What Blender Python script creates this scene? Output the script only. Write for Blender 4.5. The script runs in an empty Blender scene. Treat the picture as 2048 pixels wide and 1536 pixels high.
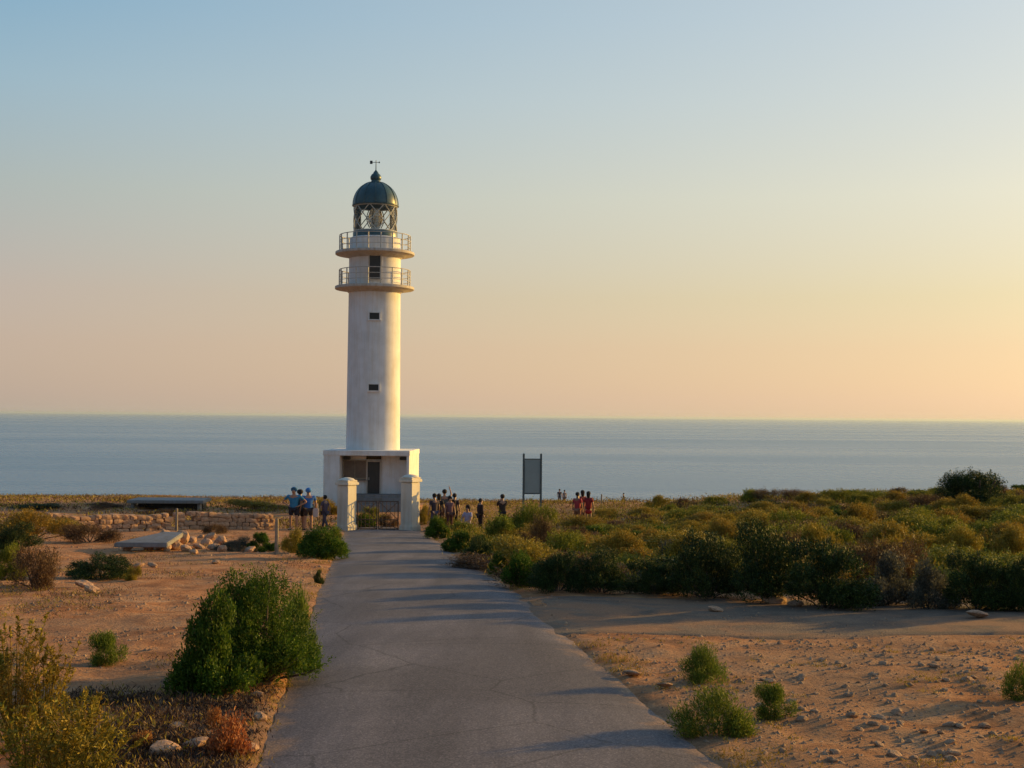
import bpy, bmesh, math, random
import numpy as np
from mathutils import Vector, Matrix, noise
R = math.radians
S = bpy.context.scene
C = S.collection

# ------------------------------------------------------------------ camera
EYE = 65.0                      # metres above the sea
F = 2600.0                      # focal length in photo pixels (2048 wide)
PITCH, ROLL = R(1.42), R(0.47)
cd = bpy.data.cameras.new('camera'); cam = bpy.data.objects.new('camera', cd); C.objects.link(cam)
cd.sensor_fit = 'HORIZONTAL'; cd.sensor_width = 36.0; cd.lens = 36.0 * F / 2048
cd.clip_start = 0.1; cd.clip_end = 200000
CM = Matrix.Rotation(R(90) + PITCH, 3, 'X') @ Matrix.Rotation(ROLL, 3, 'Z')
cam.matrix_world = Matrix.Translation((0, 0, EYE)) @ CM.to_4x4()
S.camera = cam

# ------------------------------------------------------------------ light
SUN_EL, SUN_AZ = R(10.0), R(61)
w = bpy.data.worlds.new('World'); S.world = w; w.use_nodes = True
wn, wl = w.node_tree.nodes, w.node_tree.links
bg = wn['Background']
sky = wn.new('ShaderNodeTexSky'); sky.sky_type = 'NISHITA'; sky.sun_disc = False
sky.sun_elevation = SUN_EL; sky.sun_rotation = SUN_AZ
sky.altitude = 60; sky.air_density = 1.0; sky.dust_density = 1.6; sky.ozone_density = 1.5
def wm(op, a, b=None, c=None, clamp=False):
    n = wn.new('ShaderNodeMath'); n.operation = op; n.use_clamp = clamp
    for i, v in enumerate((a, b, c)):
        if v is None: continue
        if isinstance(v, (int, float)): n.inputs[i].default_value = v
        else: wl.new(v, n.inputs[i])
    return n.outputs[0]
# evening haze: colour by height above the horizon, warmer towards the sun
GL = [(0, (0.558, 0.475, 0.394)), (0.75, (0.565, 0.435, 0.365)), (3, (0.565, 0.405, 0.335)), (5.2, (0.545, 0.41, 0.345)), (9.5, (0.449, 0.469, 0.422)), (13.7, (0.35, 0.489, 0.562)), (17.1, (0.255, 0.44, 0.58)), (40, (0.127, 0.27, 0.445)), (90, (0.08, 0.188, 0.376))]
GR = [(0, (0.874, 0.616, 0.405)), (0.75, (0.84, 0.575, 0.39)), (3, (0.79, 0.525, 0.31)), (5.2, (0.75, 0.57, 0.30)), (9.5, (0.773, 0.697, 0.5)), (13.7, (0.665, 0.676, 0.607)), (17.1, (0.594, 0.65, 0.65)), (40, (0.242, 0.376, 0.515)), (90, (0.08, 0.188, 0.376))]
wtc = wn.new('ShaderNodeTexCoord'); wsp = wn.new('ShaderNodeSeparateXYZ'); wl.new(wtc.outputs['Generated'], wsp.inputs[0])
el = wm('ARCSINE', wsp.outputs[2]); tpos = wm('SQRT', wm('MAXIMUM', wm('DIVIDE', el, math.pi / 2), 0))
def wramp(G):
    r = wn.new('ShaderNodeValToRGB'); wl.new(tpos, r.inputs[0]); e = r.color_ramp.elements
    while len(e) < len(G): e.new(.5)
    for q, (d, c) in zip(e, G): q.position = math.sqrt(d / 90); q.color = (*c, 1)
    return r.outputs[0]
def wmix(f, a, b, mode='MIX'):
    n = wn.new('ShaderNodeMix'); n.data_type = 'RGBA'; n.blend_type = mode
    for i, v in ((0, f), (6, a), (7, b)):
        if isinstance(v, (int, float)): n.inputs[i].default_value = v
        elif isinstance(v, tuple): n.inputs[i].default_value = (*v, 1)
        else: wl.new(v, n.inputs[i])
    return n.outputs[2]
hx, hy = math.sin(SUN_AZ), math.cos(SUN_AZ)
dt = wm('ADD', wm('MULTIPLY', wsp.outputs[0], hx), wm('MULTIPLY', wsp.outputs[1], hy))
ch = wm('DIVIDE', dt, wm('SQRT', wm('MAXIMUM', wm('SUBTRACT', 1, wm('MULTIPLY', wsp.outputs[2], wsp.outputs[2])), 1e-4)))
side = wm('DIVIDE', wm('SUBTRACT', ch, .13), .64, clamp=True)
d3 = wm('ADD', wm('MULTIPLY', dt, math.cos(SUN_EL)), wm('MULTIPLY', wsp.outputs[2], math.sin(SUN_EL)))
glow = wm('POWER', wm('MAXIMUM', d3, 0), 16)
haze_c = wmix(side, wramp(GL), wramp(GR))
GB = [(0, (.10, .10, .125)), (3, (.11, .115, .15)), (9.5, (.11, .14, .195)), (17.1, (.10, .15, .24)), (40, (.075, .16, .29)), (90, (0.08, 0.188, 0.376))]
away = wm('DIVIDE', wm('SUBTRACT', .10, ch), .65, clamp=True)      # the sky turned from the sun is darker
haze_c = wmix(away, haze_c, wramp(GB))
haze_c = wmix(1.0, haze_c, wmix(glow, (0, 0, 0), (1.0, .62, .28)), 'ADD')
ns = wmix(1.0, sky.outputs[0], (0.15, 0.15, 0.15), 'MULTIPLY')
wl.new(wmix(.3, haze_c, ns), bg.inputs[0])
bg.inputs[1].default_value = 1.0
sd = bpy.data.lights.new('sun', 'SUN'); sd.energy = 5.0; sd.angle = R(0.6); sd.color = (1.0, 0.59, 0.13)
sun = bpy.data.objects.new('sun', sd); C.objects.link(sun)
SD = Vector((math.sin(SUN_AZ) * math.cos(SUN_EL), math.cos(SUN_AZ) * math.cos(SUN_EL), math.sin(SUN_EL)))
sun.rotation_euler = SD.to_track_quat('Z', 'Y').to_euler()
sun.location = (60, 20, EYE + 30)
S.view_settings.view_transform = 'Standard'; S.view_settings.look = 'None'
S.view_settings.gamma = 1; S.view_settings.use_curve_mapping = False
S.view_settings.exposure = 0.13
S.render.engine = 'CYCLES'
S.cycles.max_bounces = 6; S.cycles.transparent_max_bounces = 12

# ------------------------------------------------------------------ helpers
def ray(px, py):
    return (CM @ Vector(((px - 1024) / F, (768 - py) / F, -1))).normalized()
def at(px, py, Y):
    d = ray(px, py); t = Y / d.y
    return Vector((d.x * t, Y, EYE + d.z * t))
def sm(a, b, x):
    t = min(1, max(0, (x - a) / (b - a))); return t * t * (3 - 2 * t)
PROF = [(-60, 1.5), (-10, 1.75), (5, 2.32), (9.3, 2.52), (17.7, 2.85), (22, 2.98), (62, 5.48), (80, 5.55), (150, 9.7), (165, 14), (180, 40), (196, 70), (400, 72)]
def prof(Y):
    for (a, p), (b, q) in zip(PROF, PROF[1:]):
        if Y <= b:
            t = (Y - a) / (b - a); return p + (q - p) * t
    return 72
def cx(Y): return 0.94 - 0.113 * Y
def hw(Y): return 1.70 + 0.12 * sm(25, 60, Y)
def n2(x, y, s, o=0.0): return noise.noise(Vector((x * s + o, y * s - o * .7, o)))
def ridge(X, Y):
    """plateau relief away from the road"""
    d = X - cx(Y)
    k = sm(2.2, 9, abs(d))
    h = k * (0.35 * n2(X, Y, .07, 3.1) + 0.16 * n2(X, Y, .23, 9.2))
    h += (.45 * sm(6, 15, d) + .85 * sm(15, 30, d)) * sm(21, 40, Y) * (1 - sm(70, 100, Y))
    h -= .9 * sm(4, 20, X) * sm(72, 105, Y)
    h -= 0.02 * sm(2, 9, d) * sm(40, 60, Y) * (1 - sm(90, 130, Y)) * (1 - sm(14, 24, d))
    h += 0.22 * sm(9, 22, -d) * sm(24, 44, Y) * (1 - sm(75, 120, Y))
    return h
def track(X, Y):
    """1 inside the gravel track that leaves the road to the right"""
    d = X - cx(Y)
    if d < 0: return 0
    lo = 16.6 + .35 * n2(X, 3, .4) - .03 * X; hi = 21.5 + .3 * n2(X, 8, .5)
    return sm(lo - .5, lo + .2, Y) * (1 - sm(hi, hi + .5, Y))
def gh(X, Y, base=False):
    """ground height"""
    off = n2(X, 5, .035, 2.2) * 9 if Y > 100 else 0
    z = EYE - prof(Y + off) + ridge(X, Y)
    d = X - cx(Y); e = abs(d) - hw(Y)
    m = sm(-.12, .12, e)
    tr = track(X, Y)
    if base: return z
    z += -0.05 * (1 - m)
    rough = m * (1 - .8 * tr)
    z += rough * (0.02 * sm(.1, .9, e) + (.3 + .7 * sm(0, .6, e)) * .045 * n2(X, Y, 1.1, 4) + .028 * n2(X, Y, 3.1, 7) + (.012 * n2(X, Y, 9, 1) if Y < 40 else 0))
    if False: z += .03 * rough * math.exp(-((e - .3) / .22) ** 2) * (.6 + n2(X, Y, 1.7, 8))
    if Y > 150: z += 6 * n2(X, Y, .05, 5) * sm(150, 175, Y)
    return z
def G(px, py, dmax=160):
    """where the view ray through a photo point meets the ground"""
    d = ray(px, py); Y = 4.0
    while Y < dmax:
        t = Y / d.y
        if EYE + d.z * t < gh(d.x * t, Y): break
        Y += .08 if Y < 60 else .3
    t = Y / d.y
    return Vector((d.x * t, Y, gh(d.x * t, Y)))
def tag(o, label=None, cat=None, group=None, kind=None):
    if label: o['label'] = label
    if cat: o['category'] = cat
    if group: o['group'] = group
    if kind: o['kind'] = kind
    return o
def empty(name, loc, rz=0):
    o = bpy.data.objects.new(name, None); C.objects.link(o); o.location = loc
    o.rotation_euler = (0, 0, rz); o.empty_display_size = .2
    return o
def link(name, me, parent=None, loc=(0, 0, 0), rot=(0, 0, 0), sc=(1, 1, 1)):
    o = bpy.data.objects.new(name, me); C.objects.link(o); o.parent = parent
    o.location = loc; o.rotation_euler = rot; o.scale = sc
    return o
def copy_tree(o, parent=None):
    c = o.copy(); C.objects.link(c); c.parent = parent
    for ch in list(o.children): copy_tree(ch, c)
    return c

class MB:
    """collects shapes in one bmesh"""
    def __init__(s): s.bm = bmesh.new(); s.mats = []
    def _new(s, verts, faces, M=None):
        vs = [s.bm.verts.new(M @ Vector(v) if M else v) for v in verts]
        for f in faces:
            try: s.bm.faces.new([vs[i] for i in f])
            except ValueError: pass
        return vs
    def box(s, c, d, rz=0, M=None, bev=0):
        x, y, z = d[0] / 2, d[1] / 2, d[2] / 2
        T = Matrix.Translation(c) @ Matrix.Rotation(rz, 4, 'Z')
        if M: T = M @ T
        v = [(i, j, k) for k in (-z, z) for (i, j) in ((-x, -y), (x, -y), (x, y), (-x, y))]
        f = [(3, 2, 1, 0), (4, 5, 6, 7), (0, 1, 5, 4), (1, 2, 6, 5), (2, 3, 7, 6), (3, 0, 4, 7)]
        b = bmesh.new(); vs = [b.verts.new(T @ Vector(q)) for q in v]
        for q in f: b.faces.new([vs[i] for i in q])
        if bev: bmesh.ops.bevel(b, geom=b.edges[:], offset=bev, segments=2, affect='EDGES')
        me = bpy.data.meshes.new('t'); b.to_mesh(me); b.free(); s.bm.from_mesh(me); bpy.data.meshes.remove(me)
        return s
    def tube(s, pts, r, n=8, cap=True):
        pts = [Vector(p) for p in pts]; rs = r if isinstance(r, (list, tuple)) else [r] * len(pts)
        rings = []
        for i, p in enumerate(pts):
            d = (pts[min(i + 1, len(pts) - 1)] - pts[max(i - 1, 0)]).normalized()
            a = d.orthogonal().normalized() if i == 0 else (a - d * a.dot(d)).normalized()
            b = d.cross(a)
            rings.append([s.bm.verts.new(p + (a * math.cos(6.28318 * k / n) + b * math.sin(6.28318 * k / n)) * rs[i]) for k in range(n)])
        for A, B in zip(rings, rings[1:]):
            for k in range(n): s.bm.faces.new((A[k], A[(k + 1) % n], B[(k + 1) % n], B[k]))
        if cap and n > 2:
            s.bm.faces.new(rings[0][::-1]); s.bm.faces.new(rings[-1])
        return s
    def lathe(s, prof, n=48, c=(0, 0, 0), closed=False, a0=0, a1=2 * math.pi):
        full = abs(a1 - a0 - 2 * math.pi) < 1e-6; m = n if full else n + 1
        rings = []
        for r, z in prof:
            if r < 1e-5: rings.append([s.bm.verts.new((c[0], c[1], c[2] + z))] * m)
            else: rings.append([s.bm.verts.new((c[0] + r * math.cos(a0 + (a1 - a0) * k / n), c[1] + r * math.sin(a0 + (a1 - a0) * k / n), c[2] + z)) for k in range(m)])
        pairs = list(zip(rings, rings[1:])) + ([(rings[-1], rings[0])] if closed else [])
        for A, B in pairs:
            for k in range(n):
                q = [A[k], A[(k + 1) % m], B[(k + 1) % m], B[k]]
                q = list(dict.fromkeys(q))
                if len(q) > 2:
                    try: s.bm.faces.new(q)
                    except ValueError: pass
        return s
    def build(s, name, mat, parent=None, loc=(0, 0, 0), rz=0, smooth=None):
        me = bpy.data.meshes.new(name)
        bmesh.ops.recalc_face_normals(s.bm, faces=s.bm.faces[:])
        s.bm.to_mesh(me); s.bm.free()
        if mat: me.materials.append(mat)
        if smooth is not None:
            me.polygons.foreach_set('use_smooth', [True] * len(me.polygons))
            me.set_sharp_from_angle(angle=R(smooth))
        return link(name, me, parent, loc, (0, 0, rz))

# ------------------------------------------------------------------ materials
def mat(name):
    m = bpy.data.materials.new(name); m.use_nodes = True
    nt = m.node_tree; return m, nt.nodes, nt.links, nt.nodes['Principled BSDF']
def node(N, t, **kw):
    n = N.new(t)
    for k, v in kw.items():
        if k in n.inputs: n.inputs[k].default_value = v
        else: setattr(n, k, v)
    return n
def ramp(N, L, src, stops):
    r = N.new('ShaderNodeValToRGB'); L.new(src, r.inputs[0])
    e = r.color_ramp.elements
    while len(e) < len(stops): e.new(.5)
    for q, (p, c) in zip(e, stops): q.position = p; q.color = (*c, 1) if len(c) == 3 else c
    return r.outputs[0]
def noise_t(N, L, scale, detail=4, rough=.55, coord=None, dist=0):
    n = node(N, 'ShaderNodeTexNoise', Scale=scale, Detail=detail, Roughness=rough, Distortion=dist)
    if coord: L.new(coord, n.inputs['Vector'])
    return n.outputs['Fac']
def mix(N, L, f, a, b, mode='MIX'):
    m = N.new('ShaderNodeMix'); m.data_type = 'RGBA'; m.blend_type = mode
    for s, v in ((m.inputs[0], f), (m.inputs[6], a), (m.inputs[7], b)):
        if isinstance(v, (int, float)): s.default_value = v
        elif isinstance(v, tuple): s.default_value = (*v, 1)
        else: L.new(v, s)
    return m.outputs[2]
def bump(N, L, h, b, strength=.5, dist=.05):
    n = node(N, 'ShaderNodeBump', Strength=strength, Distance=dist)
    L.new(h, n.inputs['Height']); L.new(n.outputs[0], b.inputs['Normal'])
def simple(name, col, rough=.7, var=.18, scale=6, bmp=.25, dist=.01, metal=0):
    m, N, L, b = mat(name)
    tc = N.new('ShaderNodeTexCoord')
    f = noise_t(N, L, scale, 6, .6, tc.outputs['Object'])
    c = tuple(col)
    L.new(ramp(N, L, f, [(.3, tuple(x * (1 - var) for x in c)), (.7, tuple(min(1, x * (1 + var)) for x in c))]), b.inputs['Base Color'])
    b.inputs['Roughness'].default_value = rough; b.inputs['Metallic'].default_value = metal
    if bmp: bump(N, L, noise_t(N, L, scale * 6, 4, .6, tc.outputs['Object']), b, bmp, dist)
    return m
def foliage_mat(name, c1, c2, c3, tr=.25):
    m, N, L, b = mat(name)
    g = N.new('ShaderNodeNewGeometry'); oi = N.new('ShaderNodeObjectInfo')
    tc = N.new('ShaderNodeTexCoord')
    a = ramp(N, L, g.outputs['Random Per Island'], [(0, c1), (.55, c2), (1, c3)])
    f = noise_t(N, L, 2.2, 3, .5, tc.outputs['Object'])
    hv = N.new('ShaderNodeHueSaturation'); L.new(a, hv.inputs['Color'])
    mr = node(N, 'ShaderNodeMapRange'); L.new(f, mr.inputs[0]); mr.inputs[1].default_value = .3; mr.inputs[2].default_value = .7
    mr.inputs[3].default_value = .7; mr.inputs[4].default_value = 1.35
    L.new(mr.outputs[0], hv.inputs['Value'])
    mh = node(N, 'ShaderNodeMapRange'); L.new(oi.outputs['Random'], mh.inputs[0]); mh.inputs[3].default_value = .485; mh.inputs[4].default_value = .515
    L.new(mh.outputs[0], hv.inputs['Hue'])
    L.new(hv.outputs[0], b.inputs['Base Color']); b.inputs['Roughness'].default_value = .6
    b.inputs['Specular IOR Level'].default_value = .25
    t = N.new('ShaderNodeBsdfTranslucent'); L.new(hv.outputs[0], t.inputs[0])
    mx = N.new('ShaderNodeMixShader'); mx.inputs[0].default_value = tr
    L.new(b.outputs[0], mx.inputs[1]); L.new(t.outputs[0], mx.inputs[2])
    L.new(mx.outputs[0], N['Material Output'].inputs['Surface'])
    return m
M = {}
# painted render, streaked and patched a little
def plaster(name, col, streak=.12):
    m, N, L, b = mat(name)
    tc = N.new('ShaderNodeTexCoord')
    mp = node(N, 'ShaderNodeMapping'); mp.inputs['Scale'].default_value = (3.2, 3.2, .22); L.new(tc.outputs['Object'], mp.inputs[0])
    f = noise_t(N, L, 1.6, 6, .62, mp.outputs[0]); g = noise_t(N, L, .9, 5, .6, tc.outputs['Object'])
    c = mix(N, L, 1.0, ramp(N, L, f, [(.30, tuple(x * (1 - streak * t_) for x, t_ in zip(col, (1, 1.5, 2.2)))), (.55, col)]),
            ramp(N, L, g, [(.35, (.86, .85, .83)), (.6, (1, 1, 1))]), 'MULTIPLY')
    L.new(c, b.inputs['Base Color']); b.inputs['Roughness'].default_value = .75
    bump(N, L, noise_t(N, L, 22, 5, .6, tc.outputs['Object']), b, .25, .01)
    return m
M['white'] = plaster('white_render', (.84, .84, .825), .10)
M['cream'] = plaster('cream_render', (.78, .72, .60), .12)
M['concrete'] = plaster('concrete', (.24, .235, .235), .2)
M['gallery'] = plaster('gallery_concrete', (.58, .53, .46), .2)
M['dome'] = simple('dome_paint', (.045, .095, .105), .38, .25, 3, .1)
M['dark'] = simple('dark_paint', (.02, .022, .022), .4, .2, 5, .1)
M['bar'] = simple('lantern_metal', (.46, .46, .40), .5, .2, 5, .1)
M['railm'] = simple('railing_metal', (.50, .47, .40), .5, .2, 5, .1)
M['doorm'] = simple('door_paint', (.035, .036, .034), .45, .2, 4, .1)
M['brown'] = simple('gate_metal', (.10, .06, .04), .6, .35, 9, .3, metal=.3)
M['wood'] = simple('weathered_wood', (.30, .24, .17), .85, .3, 9, .5)
M['pane_reflect'] = simple('window_reflection', (.17, .125, .09), .6, .2, 4, .1)  # pane colour browned to stand for the warm reflection in the glass
M['signm'] = simple('sign_panel', (.30, .35, .34), .5, .08, 2, .05)
M['signp'] = simple('sign_post', (.10, .12, .12), .5, .15, 5, .1)
m, N, L, b = mat('lantern_glass')
b.inputs['Transmission Weight'].default_value = 0
tr = N.new('ShaderNodeBsdfTransparent'); tr.inputs[0].default_value = (.93, .94, .93, 1)
gl = node(N, 'ShaderNodeBsdfGlossy', Roughness=.03); fr = node(N, 'ShaderNodeFresnel', IOR=1.45)
mx = N.new('ShaderNodeMixShader'); L.new(fr.outputs[0], mx.inputs[0]); L.new(tr.outputs[0], mx.inputs[1]); L.new(gl.outputs[0], mx.inputs[2])
L.new(mx.outputs[0], N['Material Output'].inputs['Surface']); M['glass'] = m
m, N, L, b = mat('lens_glass'); b.inputs['Base Color'].default_value = (.75, .7, .6, 1); b.inputs['Roughness'].default_value = .08
b.inputs['Transmission Weight'].default_value = .6; b.inputs['IOR'].default_value = 1.5; M['lens'] = m
m, N, L, b = mat('window_glass'); b.inputs['Base Color'].default_value = (.012, .013, .015, 1); b.inputs['Roughness'].default_value = .08; M['pane'] = m

# stone and rock
def stone_mat(name, c1, c2, c3):
    m, N, L, b = mat(name)
    tc = N.new('ShaderNodeTexCoord'); oi = N.new('ShaderNodeObjectInfo'); g = N.new('ShaderNodeNewGeometry')
    f = noise_t(N, L, 5, 8, .65, tc.outputs['Object'])
    a = ramp(N, L, f, [(.3, c1), (.5, c2), (.72, c3)])
    v = N.new('ShaderNodeHueSaturation'); L.new(a, v.inputs['Color'])
    ad = node(N, 'ShaderNodeMath', operation='ADD'); L.new(oi.outputs['Random'], ad.inputs[0]); L.new(g.outputs['Random Per Island'], ad.inputs[1])
    mr = node(N, 'ShaderNodeMapRange'); L.new(ad.outputs[0], mr.inputs[0]); mr.inputs[2].default_value = 2
    mr.inputs[3].default_value = .62; mr.inputs[4].default_value = 1.35
    L.new(mr.outputs[0], v.inputs['Value']); L.new(v.outputs[0], b.inputs['Base Color'])
    b.inputs['Roughness'].default_value = .9
    bump(N, L, noise_t(N, L, 14, 8, .65, tc.outputs['Object']), b, .6, .03)
    return m
M['stone'] = stone_mat('limestone', (.24, .12, .065), (.42, .25, .15), (.58, .40, .27))
M['tan_stone'] = stone_mat('tan_stone', (.22, .12, .065), (.38, .23, .135), (.50, .35, .22))
M['rust'] = stone_mat('orange_rock', (.34, .10, .03), (.52, .17, .05), (.60, .28, .12))

# soil
m, N, L, b = mat('dry_soil')
tc = N.new('ShaderNodeTexCoord'); O = tc.outputs['Object']
big = noise_t(N, L, .25, 5, .6, O, .6); mid = noise_t(N, L, 1.7, 8, .62, O, .4); fine = noise_t(N, L, 18, 10, .7, O)
c = ramp(N, L, mid, [(.3, (.32, .125, .05)), (.48, (.58, .26, .11)), (.62, (.72, .37, .17)), (.8, (.74, .48, .30))])
c = mix(N, L, ramp(N, L, big, [(.42, (0, 0, 0)), (.62, (1, 1, 1))]), c, mix(N, L, .5, c, (.36, .25, .16)))
vo = node(N, 'ShaderNodeTexVoronoi', Scale=16.0, feature='F1'); L.new(O, vo.inputs['Vector'])
peb = ramp(N, L, vo.outputs['Distance'], [(.18, (1, 1, 1)), (.34, (0, 0, 0))])
pm = mix(N, L, ramp(N, L, mid, [(.45, (0, 0, 0)), (.6, (1, 1, 1))]), (0, 0, 0), peb)
pc = mix(N, L, vo.outputs['Color'], (.22, .14, .10), (.62, .48, .38))
c = mix(N, L, pm, c, pc)
c = mix(N, L, 1, c, ramp(N, L, fine, [(.25, (.62, .62, .62)), (.7, (1.0, 1.0, 1.0))]), 'MULTIPLY')
sepx = N.new('ShaderNodeSeparateXYZ'); L.new(O, sepx.inputs[0])
L.new(c, b.inputs['Base Color']); b.inputs['Roughness'].default_value = .95; b.inputs['Specular IOR Level'].default_value = .15
ma = node(N, 'ShaderNodeMath', operation='MULTIPLY_ADD'); L.new(pm, ma.inputs[0]); ma.inputs[1].default_value = .5
L.new(fine, ma.inputs[2])
mb = node(N, 'ShaderNodeMath', operation='MULTIPLY_ADD'); L.new(mid, mb.inputs[0]); mb.inputs[1].default_value = 2.0; L.new(ma.outputs[0], mb.inputs[2])
bump(N, L, mb.outputs[0], b, .9, .05)
M['soil'] = m
# track gravel
m, N, L, b = mat('track_gravel')
tc = N.new('ShaderNodeTexCoord'); O = tc.outputs['Object']
mid = noise_t(N, L, 1.1, 8, .65, O, .5); fine = noise_t(N, L, 26, 8, .7, O)
c = ramp(N, L, mid, [(.3, (.16, .105, .07)), (.5, (.23, .16, .11)), (.72, (.36, .24, .15))])
c = mix(N, L, ramp(N, L, noise_t(N, L, .7, 6, .65, O, .6), [(.48, (0, 0, 0)), (.6, (1, 1, 1))]), c, (.40, .21, .11))
c = mix(N, L, 1, c, ramp(N, L, fine, [(.3, (.6, .6, .6)), (.7, (1, 1, 1))]), 'MULTIPLY')
L.new(c, b.inputs['Base Color']); b.inputs['Roughness'].default_value = .95
bump(N, L, mix(N, L, .6, fine, mid), b, 1.0, .08); M['track'] = m
# asphalt
m, N, L, b = mat('worn_asphalt')
tc = N.new('ShaderNodeTexCoord'); O = tc.outputs['Object']
mp = node(N, 'ShaderNodeMapping'); mp.inputs['Scale'].default_value = (1.6, .22, 1); mp.inputs['Rotation'].default_value = (0, 0, R(-6.5)); L.new(O, mp.inputs[0])
lo = noise_t(N, L, .8, 6, .6, mp.outputs[0], .3); fine = noise_t(N, L, 55, 6, .75, O); pat = noise_t(N, L, .33, 4, .5, O, .8)
c = ramp(N, L, lo, [(.32, (.115, .102, .110)), (.5, (.165, .146, .156)), (.68, (.225, .198, .204))])
c = mix(N, L, ramp(N, L, pat, [(.45, (0, 0, 0)), (.58, (1, 1, 1))]), c, mix(N, L, .5, c, (.10, .086, .088)))
vo = node(N, 'ShaderNodeTexVoronoi', Scale=70.0); L.new(O, vo.inputs['Vector'])
c = mix(N, L, 1, c, ramp(N, L, fine, [(.3, (.55, .55, .55)), (.72, (1.25, 1.22, 1.18))]), 'MULTIPLY')
vc = node(N, 'ShaderNodeTexVoronoi', Scale=.55, feature='DISTANCE_TO_EDGE'); 
dm = mix(N, L, .12, O, noise_t(N, L, 2.5, 6, .7, O)); L.new(dm, vc.inputs['Vector'])
c = mix(N, L, ramp(N, L, vc.outputs['Distance'], [(.002, (.5, .5, .5)), (.009, (0, 0, 0))]), c, (.03, .027, .025))
sx = N.new('ShaderNodeSeparateXYZ'); L.new(O, sx.inputs[0])
dd = node(N, 'ShaderNodeMath', operation='MULTIPLY_ADD'); L.new(sx.outputs[1], dd.inputs[0]); dd.inputs[1].default_value = .113; L.new(sx.outputs[0], dd.inputs[2])
d2 = node(N, 'ShaderNodeMath', operation='SUBTRACT'); L.new(dd.outputs[0], d2.inputs[0]); d2.inputs[1].default_value = .94
d3_ = node(N, 'ShaderNodeMath', operation='ABSOLUTE'); L.new(d2.outputs[0], d3_.inputs[0])
en = noise_t(N, L, 2.6, 7, .7, O, .4)
d4 = node(N, 'ShaderNodeMath', operation='MULTIPLY_ADD'); L.new(en, d4.inputs[0]); d4.inputs[1].default_value = 1.1; L.new(d3_.outputs[0], d4.inputs[2])
sandy = ramp(N, L, d4.outputs[0], [(.0, (0, 0, 0)), (1.0, (0, 0, 0))])
mr_ = node(N, 'ShaderNodeMapRange'); L.new(d4.outputs[0], mr_.inputs[0]); mr_.inputs[1].default_value = 2.05; mr_.inputs[2].default_value = 2.35
fs = node(N, 'ShaderNodeMath', operation='MULTIPLY'); L.new(mr_.outputs[0], fs.inputs[0]); L.new(ramp(N, L, fine, [(.35, (.35, .35, .35)), (.6, (1, 1, 1))]), fs.inputs[1])
c = mix(N, L, fs.outputs[0], c, (.42, .24, .12))
sp_ = node(N, 'ShaderNodeTexVoronoi', Scale=75.0); L.new(O, sp_.inputs['Vector'])
spb = node(N, 'ShaderNodeRGBToBW'); L.new(sp_.outputs['Color'], spb.inputs[0])
c = mix(N, L, 1, c, ramp(N, L, spb.outputs[0], [(.2, (.72, .72, .72)), (.6, (1, 1, 1)), (.85, (1.5, 1.45, 1.4))]), 'MULTIPLY')
L.new(c, b.inputs['Base Color']); b.inputs['Roughness'].default_value = .8; b.inputs['Specular IOR Level'].default_value = .35
bump(N, L, fine, b, .5, .012); M['asphalt'] = m
# sea
m, N, L, b = mat('sea_water')
tc = N.new('ShaderNodeTexCoord'); O = tc.outputs['Object']
b.inputs['Base Color'].default_value = (.08, .21, .34, 1); b.inputs['Roughness'].default_value = .32; b.inputs['IOR'].default_value = 1.33
mp = node(N, 'ShaderNodeMapping'); mp.inputs['Scale'].default_value = (1, .6, 1); L.new(O, mp.inputs[0])
w1 = noise_t(N, L, .12, 8, .68, mp.outputs[0], .4)
mp2 = node(N, 'ShaderNodeMapping'); mp2.inputs['Scale'].default_value = (.0004, .0022, 1); L.new(O, mp2.inputs[0])
sl = noise_t(N, L, 1.0, 4, .55, mp2.outputs[0], .8)
rr = node(N, 'ShaderNodeMapRange'); L.new(sl, rr.inputs[0]); rr.inputs[1].default_value = .35; rr.inputs[2].default_value = .65
rr.inputs[3].default_value = .24; rr.inputs[4].default_value = .31; L.new(rr.outputs[0], b.inputs['Roughness'])
bump(N, L, w1, b, 1.0, 1.9); M['sea'] = m
M['f_green'] = foliage_mat('mastic_leaves', (.028, .066, .006), (.065, .125, .010), (.15, .20, .018), .33)
M['f_dark'] = foliage_mat('juniper_and_shade_leaves', (.014, .032, .010), (.032, .062, .014), (.085, .115, .022), .15)  # juniper green; on the track row its darkness stands for shade
M['f_olive'] = foliage_mat('rosemary_leaves', (.085, .105, .010), (.19, .20, .018), (.34, .31, .032))
M['f_yellow'] = foliage_mat('dry_yellow_leaves', (.16, .12, .012), (.30, .21, .022), (.44, .31, .05))
M['f_brown'] = foliage_mat('dry_brown_twigs', (.06, .035, .018), (.13, .075, .035), (.22, .14, .07))
M['f_grey'] = foliage_mat('grey_leaves', (.05, .055, .04), (.10, .105, .075), (.17, .165, .12))
M['f_lime'] = foliage_mat('lime_leaves', (.06, .095, .010), (.125, .18, .018), (.24, .28, .035), .3)
M['f_rust'] = foliage_mat('rust_leaves', (.16, .06, .02), (.48, .16, .04), (.58, .30, .12))
M['f_shade_litter'] = foliage_mat('shade_dark_litter', (.035, .022, .016), (.07, .045, .032), (.13, .09, .06), .1)
M['bark'] = simple('bark', (.10, .075, .055), .9, .3, 12, .6)
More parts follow.
